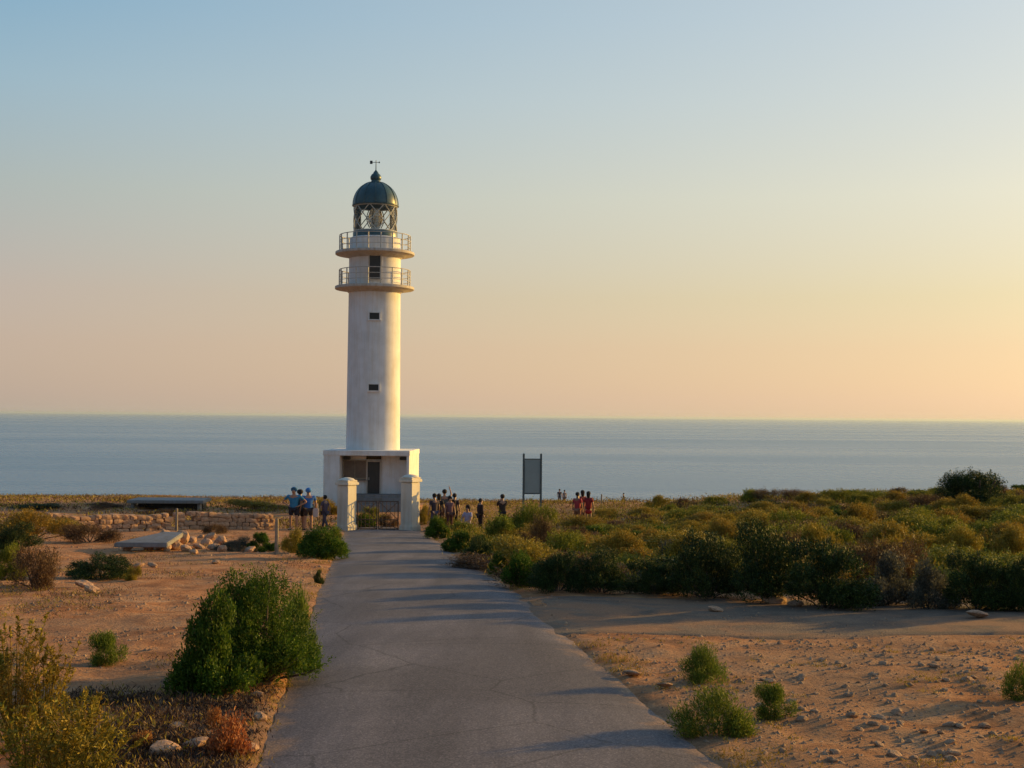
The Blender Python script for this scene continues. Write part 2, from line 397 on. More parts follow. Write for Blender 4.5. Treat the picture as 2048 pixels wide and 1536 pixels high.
# ------------------------------------------------------------------ the setting
def grid_mesh(name, rows, cols, fn, matl, smooth=True):
    P = np.array([fn(i, j) for i in range(rows) for j in range(cols)], dtype=np.float32)
    me = bpy.data.meshes.new(name)
    I, J = np.meshgrid(np.arange(rows - 1), np.arange(cols - 1), indexing='ij')
    a = (I * cols + J).ravel(); q = np.stack([a, a + 1, a + cols + 1, a + cols], 1)
    me.vertices.add(len(P)); me.vertices.foreach_set('co', P.ravel())
    me.loops.add(q.size); me.loops.foreach_set('vertex_index', q.ravel())
    me.polygons.add(len(q)); me.polygons.foreach_set('loop_start', np.arange(0, q.size, 4))
    me.update(calc_edges=True); me.validate()
    me.polygons.foreach_set('use_smooth', [smooth] * len(me.polygons)); me.materials.append(matl)
    return link(name, me)
ys = [-60, -40, -25, -15, -9, -5, -2, 0, 1.5, 3]
y = 4.0
while y < 175: ys.append(y); y += max(.06, y * .0105)
ys += [178, 183, 190, 196, 205, 230]
NC = 300
def gfn(i, j):
    Y = ys[i]; t = j / (NC - 1) * 2 - 1
    X = cx(Y) + (t * .55 + .45 * t ** 3) * (14 + abs(Y) * 1.15 + (40 if Y < 0 else 0))
    return (X, Y, gh(X, Y))
tag(grid_mesh('ground', len(ys), NC, gfn, M['soil']), kind='structure')
tag(grid_mesh('sea', 2, 2, lambda i, j: ((-90000, 90000)[j], (-30000, 90000)[i], 0), M['sea'], False), kind='structure')
# road ribbon with slightly ragged edges
rys = [-55 + 2.5 * k for k in range(24)]; y = 5.0
while y < 63.5: rys.append(y); y += .12
def rfn(i, j):
    Y = rys[i]; t = j / 8 * 2 - 1
    e = hw(Y) + (.05 * n2(t * 5, Y, 1.3, 6) + .03 * n2(t * 5, Y, 4.5, 2))
    X = cx(Y) + t * e
    z = EYE - prof(Y) + .006 - (.03 if abs(t) == 1 else 0) + .03 * (1 - t * t)
    return (X, Y, z)
tag(grid_mesh('road', len(rys), 9, rfn, M['asphalt']), kind='structure')
def tfn(i, j):
    X = cx(19) + 1.2 + i * .25; lo = 16.7 + .35 * n2(X, 3, .4) - .03 * X + .22 * n2(X, 1, 1.6) + .12 * n2(X, 1, 4.2); hi = 21.6 + .3 * n2(X, 8, .5)
    Y = lo + (hi - lo) * j / 20; X -= (Y - 19) * .113 * (1 - sm(0, 16, i))
    return (X, Y, EYE - prof(Y) + ridge(X, Y) + .018 + .012 * n2(X, Y, 3, 3) - (.08 if j in (0, 20) else 0) - .05 * (1 - sm(0, 4, i)) + .02 * n2(X, Y, 1.3, 4))
tag(grid_mesh('gravel_track', 90, 21, tfn, M['track']), kind='structure')
HAZE = 2.2e-5
# air: one closed box of thin haze round everything
m = bpy.data.materials.new('thin_haze'); m.use_nodes = True; N, L = m.node_tree.nodes, m.node_tree.links
N.remove(N['Principled BSDF']); pv = N.new('ShaderNodeVolumePrincipled'); pv.inputs['Density'].default_value = HAZE
pv.inputs['Color'].default_value = (.74, .90, 1.0, 1); pv.inputs['Anisotropy'].default_value = .3
L.new(pv.outputs[0], N['Material Output'].inputs['Volume'])
hz = MB(); hz.box((0, 30000, 43), (182000, 122000, 92)); tag(hz.build('haze', m), kind='stuff')
# ------------------------------------------------------------------ lighthouse
LY = 79.0                                     # distance of the tower axis
def Lp(px, py): return at(px, py, LY)
k = (LY / F)                                  # metres per photo pixel at the tower
axis = Lp(748, 700); floor_z = Lp(748, 984).z
root = empty('lighthouse', (axis.x, LY, floor_z))
tag(root, 'tall white round lighthouse with dark dome, two galleries and square base building', 'lighthouse')
def hz_(py): return Lp(748, py).z - floor_z
z_roof, z_g1, z_g2 = hz_(899), hz_(577), hz_(508)
z_drum, z_lant, z_dome = hz_(478), hz_(465), hz_(413)
Rb, Rt = 53.5 * k, 51.5 * k
gr_ = -.55
mb = MB(); mb.lathe([(Rb, z_roof - .02), (Rt, z_g1 - .1), (Rt, z_g1 + .1), (Rt, z_g2)], 96)
shaft = mb.build('tower_shaft', M['white'], root, smooth=40)
# window openings cut into the shaft
def wall_window(parent, z, w, h, r, name, door=False):
    """a framed opening let into the round wall on the side that faces the road"""
    a = math.atan2(-LY, -axis.x)              # bearing of the camera from the axis
    e = empty(name, (math.cos(a) * r, math.sin(a) * r, z), a + math.pi / 2); e.parent = parent
    f = MB()
    for s in (-1, 1): f.box((s * (w / 2 + .035), -.02, 0), (.07, .16, h + .14), bev=.008)
    f.box((0, -.02, h / 2 + .036), (w, .16, .07)); f.box((0, -.03, -h / 2 - .036), (w + .2, .2, .07))
    f.build('window_frame' if not door else 'door_frame', M['white'] if not door else M['gallery'], e)
    p = MB(); p.box((0, -.045, 0), (w, .06, h)); p.build('pane' if not door else 'door_leaf', M['dark'] if not door else M['doorm'], e)
    return e
wall_window(root, hz_(636), 19 * k, 13 * k, Rt - .03, 'window')
wall_window(root, hz_(776), 19 * k, 12 * k, Rt - .03 + .03, 'window')
wall_window(root, (hz_(512) + hz_(563)) / 2, 21 * k, 51 * k, Rt - .05, 'gallery_door', True)
def gallery(z, ro, th):
    g = MB(); g.lathe([(Rt + .004, z - th * .5 - .22), (Rt + .2, z - th * .5 - .06), (ro - .04, z - th * .5), (ro, z - th * .5 + .03), (ro, z + th * .5 - .03), (ro - .03, z + th * .5), (Rt + .004, z + th * .5)], 96)
    gl = g.build('gallery', M['gallery'], root, smooth=35)
    zt = z + th * .5; rr_ = ro - .26
    for i in range(18):
        a = i / 18 * 2 * math.pi + .09
        p = MB(); c, s = math.cos(a) * rr_, math.sin(a) * rr_
        p.tube([(c, s, zt), (c, s, zt + .98)], .038, 8); p.tube([(c, s, zt), (c, s, zt + .03)], .075, 8)
        p.build('railing_post', M['railm'], gl)
    for dz in (.34, .66, 1.0):
        p = MB(); p.tube([(math.cos(q / 72 * 2 * math.pi) * rr_, math.sin(q / 72 * 2 * math.pi) * rr_, zt + dz) for q in range(73)], .02 if dz < 1 else .028, 6, cap=False)
        p.build('handrail', M['railm'], gl)
    return gl
gallery(z_g1, 79 * k, .19); gallery(z_g2, 79 * k, .19)
mb = MB(); mb.lathe([(Rt - .03, z_g2), (Rt - .03, z_drum), (Rt - .12, z_drum + .05), (1.36, z_drum + .06)], 96); mb.build('lantern_drum', M['white'], root, smooth=40)
Rl = 43 * k
mb = MB(); mb.lathe([(Rl + .05, z_drum + .04), (Rl + .05, z_lant - .06), (Rl + .02, z_lant), (Rl - .08, z_lant)], 64); mb.build('lantern_base_ring', M['dome'], root, smooth=35)
mb = MB(); mb.lathe([(Rl - .02, z_lant), (Rl - .02, z_dome)], 64); mb.build('lantern_glass', M['glass'], root, smooth=40)
nb = 9; H_ = z_dome - z_lant
for i in range(nb):
    for s in (-1, 1):
        a0 = i / nb * 2 * math.pi; pts = []
        for q in range(13):
            a = a0 + s * (q / 12) * 2 * math.pi / nb * 1.5
            pts.append((math.cos(a) * Rl, math.sin(a) * Rl, z_lant + H_ * q / 12))
        p = MB(); p.tube(pts, .032, 6); p.build('glazing_bar', M['bar'], root)
for z in (z_lant + .02, z_dome - .03):
    p = MB(); p.tube([(math.cos(q / 64 * 6.28319) * Rl, math.sin(q / 64 * 6.28319) * Rl, z) for q in range(65)], .045, 6, cap=False); p.build('glazing_ring', M['bar'], root)
# optic
ln = MB(); zc = (z_lant + z_dome) / 2
pr = [(.0, z_lant + .22), (.22, z_lant + .25)]
for q in range(15):
    t = q / 14; r = .42 * math.sin(math.pi * (.16 + .68 * t)) ** .6; z = z_lant + .3 + (H_ - .5) * t
    pr += [(r + .035, z), (r, z + .045)]
pr += [(0, z_dome - .1)]
ln.lathe(pr, 32); lens = ln.build('lens', M['lens'], root, smooth=20)
p = MB(); p.lathe([(.16, z_lant - .1), (.14, z_lant + .26)], 16); p.build('lens_pedestal', M['dark'], lens)
for i in range(6):
    a = i / 6 * 6.28319 + .3; pts = [(math.cos(a) * (.50 * math.sin(math.pi * (.16 + .68 * t / 8)) ** .6 + .03), math.sin(a) * (.50 * math.sin(math.pi * (.16 + .68 * t / 8)) ** .6 + .03), z_lant + .28 + (H_ - .46) * t / 8) for t in range(9)]
    p = MB(); p.tube(pts, .03, 6); p.build('lens_rib', M['dark'], lens)
# dome, ribs, vent ball, vane
Rd = 45 * k; zd1 = hz_(365); hd = zd1 - z_dome
pr = [(Rl - .05, z_dome), (Rd + .05, z_dome), (Rd + .06, z_dome + .05), (Rd, z_dome + .08)]
for q in range(1, 13):
    a = q / 13 * math.pi / 2; pr.append((Rd * math.cos(a) ** .92, z_dome + .08 + (hd - .05) * math.sin(a) ** 1.02))
pr += [(.28, zd1 + .05), (.0, zd1 + .06)]
mb = MB(); mb.lathe(pr, 64); dome = mb.build('dome', M['dome'], root, smooth=30)
for i in range(12):
    a = i / 12 * 6.28319 + .1
    pts = [(math.cos(a) * (Rd * math.cos(q / 10 * 1.45) ** .92 + .012), math.sin(a) * (Rd * math.cos(q / 10 * 1.45) ** .92 + .012), z_dome + .09 + (hd - .05) * math.sin(q / 10 * 1.45) ** 1.02) for q in range(11)]
    p = MB(); p.tube(pts, .022, 5); p.build('dome_rib', M['dome'], dome)
zf = hz_(341)
mb = MB(); mb.lathe([(.30, zd1), (.27, zd1 + .12), (.33, zd1 + .2), (.34, zd1 + .34), (.27, zd1 + .47), (.17, zd1 + .56), (.15, zf - .12), (.07, zf - .02), (.03, zf + .03), (.022, zf + .62), (0, zf + .64)], 24)
fin = mb.build('finial', M['dome'], root, smooth=40)
v = MB(); v.box((-.06, 0, zf + .50), (.52, .018, .03)); v.box((-.29, 0, zf + .50), (.16, .02, .20)); v.box((.20, 0, zf + .50), (.07, .02, .1), bev=.005)
v.build('weather_vane', M['dark'], fin)
# base building, turned a little so that its right flank shows
brz = R(-3.0) ; 
# local frame: x along the facade, y into the building, origin = tower axis at floor level
BW, BD = 166 * k * 1.0, 5.4
br = empty('base_building', (0, 0, 0), math.atan2(axis.x, LY) * -1 + R(-8)); br.parent = root
cxo = -.02                                 # centre of the facade
fy = -BD / 2                               # facade plane
zt = z_roof; base = gr_ - .5
wb = MB()
px0, px1 = -BW / 2 + 31 * k, BW / 2 - 5 * k        # porch opening
pd = 1.15
wb.box(((-BW / 2 + px0) / 2, fy + pd / 2, (zt - .3 + base) / 2), (px0 + BW / 2, pd, zt - .3 - base))
wb.box(((px1 + BW / 2) / 2, fy + pd / 2, (zt - .3 + base) / 2), (BW / 2 - px1, pd, zt - .3 - base))
wb.box((0, fy + pd + (BD - pd) / 2 + .001, (zt - .3 + base) / 2), (BW, BD - pd - .002, zt - .3 - base))
wb.build('wall', M['white'], br)
sl_ = MB(); sl_.box((0, 0, zt - .15), (BW + .06, BD + .06, .3), bev=.02); sl_.build('roof_slab', M['white'], br)
pf = MB(); pf.box(((px0 + px1) / 2, fy + pd / 2 - .01, (base + 0) / 2), (px1 - px0 - .006, pd - .02, -base)); pf.build('porch_floor', M['concrete'], br)
for i in range(3):
    st = MB(); st.box(((px0 + px1) / 2, fy - .16 - .3 * i, -.09 - .17 * i + (base - (-.17 * (i + 1))) / 2 - 0.0), (px1 - px0 - .2 + .1 * i, .3, -(base) - .17 * (i + 1) + .17)) if False else st.box(((px0 + px1) / 2, fy - .16 - .3 * i, (base - .17 * (i + 1)) / 2), (px1 - px0 - .2, .3, -base - .17 * (i + 1)), bev=.01)
    st.build('step', M['concrete'], br)
by = fy + pd
dx = (745 - 735.5) * k; dw, dh = 24 * k, 62 * k
d = MB(); d.box((dx, by - .045, dh / 2), (dw, .06, dh)); door = d.build('door', M['doorm'], br)
for (cx_, cz, w_, h_) in ((-dw / 2 - .04, dh / 2 + .0, .08, dh), (dw / 2 + .04, dh / 2, .08, dh), (0, dh + .042, dw + .16, .08)):
    f = MB(); f.box((dx + cx_, by - .06, cz), (w_, .09, h_), bev=.008); f.build('door_frame', M['gallery'], door)
f = MB(); f.box((dx, by - .085, dh + 9 * k), (dw + .16, .07, 8 * k)); f.build('fanlight', M['pane'], door)
f = MB(); f.box((dx - dw * .38, by - .10, dh * .47), (.04, .06, .16), bev=.01); f.build('handle', M['railm'], door)
for s in (-1, 1):
    for q in (0, 1):
        f = MB(); f.box((dx + s * dw * .24, by - .078, dh * (.27 + .45 * q)), (dw * .36, .012, dh * .34), bev=.005); f.build('door_panel', M['doorm'], door)
wx = (708 - 735.5) * k
f = MB(); f.box((wx, by - .03, 1.42), (1.3, .05, 1.0)); win = f.build('window', M['pane_reflect'], br)
for (ax, az, w_, h_) in ((-.68, 0, .07, 1.14), (.68, 0, .07, 1.14), (0, .535, 1.29, .07), (0, -.535, 1.29, .07), (0, 0, .045, 1.0)):
    f = MB(); f.box((wx + ax, by - .05, 1.42 + az), (w_, .1, h_), bev=.006); f.build('window_frame', M['wood'], win)
f = MB(); f.box((wx, by - .11, 1.42 - .62), (1.5, .24, .06), bev=.01); f.build('window_sill', M['concrete'], win)
for s_ in (px0 + .3, px1 - .3):
    f = MB(); f.box((s_, by - .3, zt - .3 - .16), (.42, .22, .2), bev=.03); lm = f.build('porch_lamp', M['dark'], br)

# ------------------------------------------------------------------ gate pillars and gate
GY = 62.0; kg = GY / F
def pillar(pxc, label, rz, s=.60, htop=958):
    g = at(pxc, 1055, GY); zb = gh(g.x, GY) - .25; zt = at(pxc, htop, GY).z
    r = empty('gate_pillar', (g.x, GY, zb), rz); tag(r, label, 'pillar', 'gate pillars at the end of the road')
    h = zt - zb
    a = MB(); a.box((0, 0, (h - .3) / 2), (s, s, h - .3), bev=.025); a.build('pillar_shaft', M['cream'], r)
    a = MB(); a.box((0, 0, .28), (s + .09, s + .09, .56), bev=.03); a.build('plinth', M['cream'], r)
    a = MB(); a.box((0, 0, h - .215), (s + .16, s + .16, .13), bev=.02); a.box((0, 0, h - .10), (s + .07, s + .07, .1), bev=.03)
    a.lathe([(s * .60, h - .05), (s * .45, h + .03), (s * .2, h + .075), (0, h + .085)], 4 if False else 24); a.build('cap', M['cream'], r, smooth=25)
    return g
pa = pillar(693, 'left gate pillar, sunlit cream face, square cap, bush at its foot', R(-33), .66)
pb = pillar(820, 'right gate pillar, cream, plinth standing clear at the road edge', R(-33), .66, 952)
gt = empty('metal_gate', (0, 0, 0)); tag(gt, 'low rusty brown metal gate with crossed braces between the two cream pillars', 'gate')
ga = at(714, 1050, GY + .1); gb = at(797, 1050, GY + .1); zg = gh((ga.x + gb.x) / 2, GY) + .06
for s_, (x0, x1) in enumerate(((ga.x, (ga.x + gb.x) / 2 - .02), ((ga.x + gb.x) / 2 + .02, gb.x))):
    H = 1.36
    f = MB(); 
    for z in (.05, H * .36, H): f.box(((x0 + x1) / 2, GY + .1, zg + z), (x1 - x0 - .06, .04, .045))
    for x in (x0 + .025, x1 - .025): f.box((x, GY + .1, zg + H / 2 + .02), (.05, .05, H + .04))
    lf = f.build('gate_leaf', M['brown'], gt)
    for a_, b_ in (((x0 + .06, .08), (x1 - .06, H * .34)), ((x0 + .06, H * .34), (x1 - .06, .08)), ((x0 + .06, H * .39), (x1 - .06, H * .97)), ((x0 + .06, H * .97), (x1 - .06, H * .39))):
        f = MB(); f.tube([(a_[0], GY + .1 + .01 * (a_[1] > b_[1]), zg + a_[1]), (b_[0], GY + .1 + .01 * (a_[1] > b_[1]), zg + b_[1])], .016, 6); f.build('brace', M['brown'], lf)
    for q in range(1, 5):
        x = x0 + (x1 - x0) * q / 5
        f = MB(); f.tube([(x, GY + .13, zg + .05), (x, GY + .13, zg + H)], .012, 6); f.build('gate_bar', M['brown'], lf)

# ------------------------------------------------------------------ information board
ib = at(1064, 1020, 50); zi = gh(ib.x, 50); ki = 50 / F
rt = empty('information_board', (ib.x, 50, zi), R(4)); tag(rt, 'tall grey information board on two dark posts, seen from behind, above the scrub', 'sign')
ztp = at(1064, 907, 50).z - zi
for s in (-1, 1):
    f = MB(); f.box((s * 17.4 * ki, 0, (ztp - .3) / 2), (.075, .09, ztp + .3), bev=.012); f.build('post', M['signp'], rt)
zp1 = at(1064, 920, 50).z - zi; zp0 = at(1064, 986, 50).z - zi
f = MB(); f.box((0, 0, (zp0 + zp1) / 2), (34.8 * ki - .079, .045, zp1 - zp0), bev=.008); pn = f.build('panel', M['signm'], rt)
for z in (zp0 - .02, zp1 + .03):
    f = MB(); f.box((0, 0, z), (34.8 * ki - .077, .07, .05), bev=.008); f.build('crossbar', M['signp'], rt)
# ------------------------------------------------------------------ rocks, walls, slabs
def rock_mesh(name, seed, flat=.6, sub=2, blocky=.0, rough=.22):
    b = bmesh.new(); bmesh.ops.create_icosphere(b, subdivisions=sub, radius=1) if not blocky else bmesh.ops.create_cube(b, size=2)
    if blocky: bmesh.ops.subdivide_edges(b, edges=b.edges[:], cuts=1, use_grid_fill=True)
    for v in b.verts:
        p = v.co.copy()
        if blocky: p = p.lerp(p.normalized() * 1.15, .32)
        q = noise.noise(p * .9 + Vector((seed * 7.3, 0, 0))) * rough * 2 + noise.noise(p * 2.3 + Vector((0, seed * 3.1, 0))) * rough
        v.co = p * (1 + q); v.co.z *= flat
    me = bpy.data.meshes.new(name); b.to_mesh(me); b.free()
    if not blocky: me.polygons.foreach_set('use_smooth', [False] * len(me.polygons))
    return me
rng = random.Random(7)
blocks = [rock_mesh('wall_stone', i + 1, .62, blocky=1, rough=.10) for i in range(8)]
for b_ in blocks: b_.materials.append(M['stone'])
rocks = [rock_mesh('rock', i + 30, rng.uniform(.5, .8)) for i in range(8)]
for b_ in rocks: b_.materials.append(M['stone'])
soil_rocks = [rock_mesh('stone', i + 90, rng.uniform(.6, .9)) for i in range(8)]
for b_ in soil_rocks: b_.materials.append(M['tan_stone'])
def dry_wall(p0, p1, h, label, group, n_course=4, L0=.34, gaps=()):
    p0, p1 = Vector(p0), Vector(p1); d = (p1 - p0); Ln = d.length; ang = math.atan2(d.y, d.x); d.normalize()
    r = empty('stone_wall', (p0.x, p0.y, gh(p0.x, p0.y))); tag(r, label, 'wall', group)
    ch = h / n_course
    for c in range(n_course):
        x = rng.uniform(0, .15) - .1
        while x < Ln:
            w_ = L0 * rng.uniform(.6, 1.35)
            P = p0 + d * (x + w_ / 2); top = h * (1 + .12 * n2(P.x, P.y, .8, 3))
            z = gh(P.x, P.y) - .05 + ch * (c + .5) * (top / h)
            if not any(a < x / Ln < b2 and c >= lv for a, b2, lv in gaps):
                link('stone', blocks[rng.randrange(8)], r, (P.x - r.location.x + rng.uniform(-.03, .03), P.y - r.location.y + rng.uniform(-.04, .04), z - r.location.z),
                     (rng.uniform(-.06, .06), rng.uniform(-.05, .05), ang + rng.uniform(-.1, .1) + (math.pi if rng.random() < .5 else 0)), (w_ * .5, .21 * rng.uniform(.85, 1.1), ch * .80))
            x += w_ * .985
    return r
w0 = G(95, 1075); w1 = G(545, 1058)
A = at(95, 1062, 53); Bq = at(540, 1055, 59.5)
dry_wall((A.x, 53, 0), (Bq.x, 59.5, 0), .78, 'long low dry stone wall lit orange across the left side', None, 4, .34, gaps=((.50, .53, 1), (.58, .6, 2)))
def rock(px, py, size, label, group=None, mt='stone', sq=1.0, name='rock', par=None):
    p = G(px, py); o = link(name, rocks[rng.randrange(8)] if mt == 'stone' else rust[rng.randrange(len(rust))], None, (p.x, p.y, p.z + size * .22), (rng.uniform(-.3, .3), rng.uniform(-.3, .3), rng.uniform(0, 6.28)), (size * .5 * rng.uniform(.9, 1.3), size * .5, size * .5 * sq))
    tag(o, label, 'rock', group); return o
rust = []
for i in range(4):
    me = rock_mesh('rust_rock', i + 60, rng.uniform(.7, .9)); me.materials.append(M['rust']); rust.append(me)
PG = 'rocks in the loose pile right of the tilted slab'
for i, (x, y_, s_) in enumerate(((352, 1098, .42), (372, 1102, .30), (385, 1085, .34), (398, 1098, .28), (412, 1092, .40), (428, 1100, .36), (440, 1088, .44), (444, 1104, .30), (366, 1086, .30), (420, 1078, .34), (402, 1076, .26), (455, 1096, .26), (388, 1108, .24))):
    rock(x, y_, s_, '%s orange tan rock %s, in the pile beside the slab' % ('larger' if s_ >= .34 else 'smaller', ('at the slab end', 'at the front left', 'in the upper left', 'front middle', 'in the middle', 'front, right of the middle', 'at the right end', 'at the front right corner', 'in the back left', 'at the back, right', 'at the very top', 'just clear of the right end', 'lying in front')[i]), PG, sq=1.2)
for x, y_, s_, lb in ((500, 1104, .34, 'flat pale pinkish rock lying alone below the blue-green plants'), (274, 1138, .26, 'small pale rock below the tilted slab'), (305, 1134, .22, 'pale stone right of the small pale rock below the slab'),
                      (432, 1128, .22, 'small upright stone on bare soil above the big round bush'), (170, 1176, .3, 'pale pink rock left in the row under the dark shrub'), (185, 1186, .24, 'lit orange stone under the dark shrub'),
                      (1545, 1208, .40, 'broad flat pale rock at the foot of the dark bushes'), (1590, 1214, .24, 'small pale stone right of the broad flat rock'), (1955, 1238, .30, 'pale flat rock near the far right end of the track'),
                      (1432, 1226, .22, 'thin grey stone lying on the gravel track'),
                      (1540, 1368, .12, 'small dark stone above the right green clump'), (1265, 1352, .16, 'grey rock lying beside the verge of the road'), (1330, 1378, .13, 'small pale rock at the road verge above the larger clump')):
    rock(x, y_, s_, lb, sq=.7)
# stones strewn over the right-hand soil: the larger ones
rr2 = random.Random(3)
SG = 'fist-sized stones scattered on the orange soil right of the road'
for i in range(105):
    x = rr2.uniform(1500, 2040); y_ = rr2.uniform(1300, 1530)
    if rr2.random() > .35 + .65 * (x - 1500) / 540: continue
    s_ = rr2.uniform(.045, .11); p = G(x, y_, 30)
    o = link('stone', soil_rocks[rr2.randrange(8)], None, (p.x, p.y, p.z + s_ * .06), (rr2.uniform(-.3, .3), rr2.uniform(-.3, .3), rr2.uniform(0, 6.28)), (s_ * .6, s_ * .5, s_ * .45))
    col_ = 'left edge of the stony patch' if x < 1620 else 'left part of the stony patch' if x < 1730 else 'middle of the stony patch' if x < 1840 else 'right part of the stony patch' if x < 1950 else 'stony patch by the right frame edge'
    row_ = 'far along, near the track' if y_ < 1350 else 'in the upper half' if y_ < 1415 else 'in the lower half' if y_ < 1475 else 'close to the bottom frame edge'
    tag(o, '%s tan stone, %s, %s' % ('fist-sized' if s_ > .08 else 'small', col_, row_), 'stone', SG)
# tilted slab
c = G(290, 1104)
rt = empty('concrete_slab', (c.x, c.y, c.z), R(6)); tag(rt, 'tilted grey concrete slab propped on rubble above a dark gap', 'slab')
b_ = MB()
t_ = .13
P8 = [(-.86, 0, .13), (.62, -.1, .13), (.86, 1.3, .30), (.34, 1.4, .32)]
b_._new([Vector(p) for p in P8] + [Vector(p) + Vector((0, .02, t_)) for p in P8], [(3, 2, 1, 0), (4, 5, 6, 7), (0, 1, 5, 4), (1, 2, 6, 5), (2, 3, 7, 6), (3, 0, 4, 7)])
bmesh.ops.bevel(b_.bm, geom=b_.bm.edges[:], offset=.02, segments=2, affect='EDGES')
b_.build('slab', M['concrete'], rt)
for i, (x, y_, s_, z_) in enumerate(((-.55, .35, .2, .08), (.0, .5, .22, .08), (.55, .3, .2, .08), (.55, 1.2, .34, .22), (.25, 1.5, .34, .26), (.8, 1.5, .36, .26), (.7, .75, .3, .14), (.3, .9, .3, .16))):
    link('prop_stone', rocks[i % 8], rt, (x, y_, z_), (0, 0, i), (s_ * .7, s_ * .6, s_))
# low flat-roofed shelter at the edge of the plateau
SY = G(330, 1021).y; c0, c1 = at(262, 1018, SY), at(402, 1018, SY); cm = (c0 + c1) / 2; zb = gh(cm.x, SY)
rt = empty('low_shelter', (cm.x, SY, zb), R(3)); tag(rt, 'long low bunker-like shelter with flat pale roof and dark open front, at the plateau edge', 'shelter')
W_ = c1.x - c0.x; ztop = at(330, 1000, SY).z - zb
f = MB(); f.box((0, 1, ztop - .09), (W_ + .3, 2.6, .18), bev=.03); f.build('roof', M['concrete'], rt)
f = MB(); f.box((0, 1.7, (ztop - .18) / 2 - .1), (W_ - .3, 1.0, ztop - .2 + .2)); f.build('shade_dark_wall', M['dark'], rt)  # coloured dark to stand for the shade under the roof
for s in (-.5, .5):
    f = MB(); f.box((s * (W_ - .25), .1, (ztop - .18) / 2 - .1), (.16, .5, ztop - .18 + .2), bev=.02); f.build('support', M['concrete'], rt)
# posts
def post(px, py, h, r, label, lean=0, Y=None):
    p = G(px, py); rt = MB(); rt.tube([(0, 0, -.2), (lean * .5, 0, h * .5), (lean, 0, h)], [r, r * .95, r * .85], 8); rt.tube([(lean, 0, h), (lean, 0, h + .01)], [r * .8, r * .4], 8)
    tag(rt.build('wooden_post', M['wood'], None, tuple(p), smooth=40), label, 'post')
post(553, 1108, .95, .055, 'pale wooden post at the left of the dry bush by the road')
post(353, 1062, .95, .06, 'thin dark post standing before the dry stone wall')
post(1203, 1016, .75, .05, 'thin short post among the far scrub right of the red-shirted people')
# ------------------------------------------------------------------ people
def bake(name, verts, edges, radii, matl, root_i=0, sub=1, parent=None):
    me = bpy.data.meshes.new(name); me.from_pydata([tuple(v) for v in verts], edges, [])
    o = bpy.data.objects.new(name, me); C.objects.link(o)
    md = o.modifiers.new('s', 'SKIN'); md.use_smooth_shade = True
    for i, r in enumerate(radii):
        sv = me.skin_vertices[0].data[i]; sv.radius = (r, r) if isinstance(r, (int, float)) else r; sv.use_root = i == root_i
    o.modifiers.new('b', 'SUBSURF').levels = sub
    dg = bpy.context.evaluated_depsgraph_get(); ev = o.evaluated_get(dg)
    m2 = bpy.data.meshes.new_from_object(ev); m2.name = name; m2.materials.clear(); m2.materials.append(matl)
    bpy.data.objects.remove(o); bpy.data.meshes.remove(me)
    return link(name, m2, parent)
CM_ = {}
def cloth(c):
    if c not in CM_: CM_[c] = simple('cloth_%d' % len(CM_), c, .85, .12, 14, .2, .004)
    return CM_[c]
SK = simple('skin', (.42, .22, .13), .5, .06, 8, 0)
SK2 = simple('skin_tanned', (.30, .15, .085), .5, .06, 8, 0)
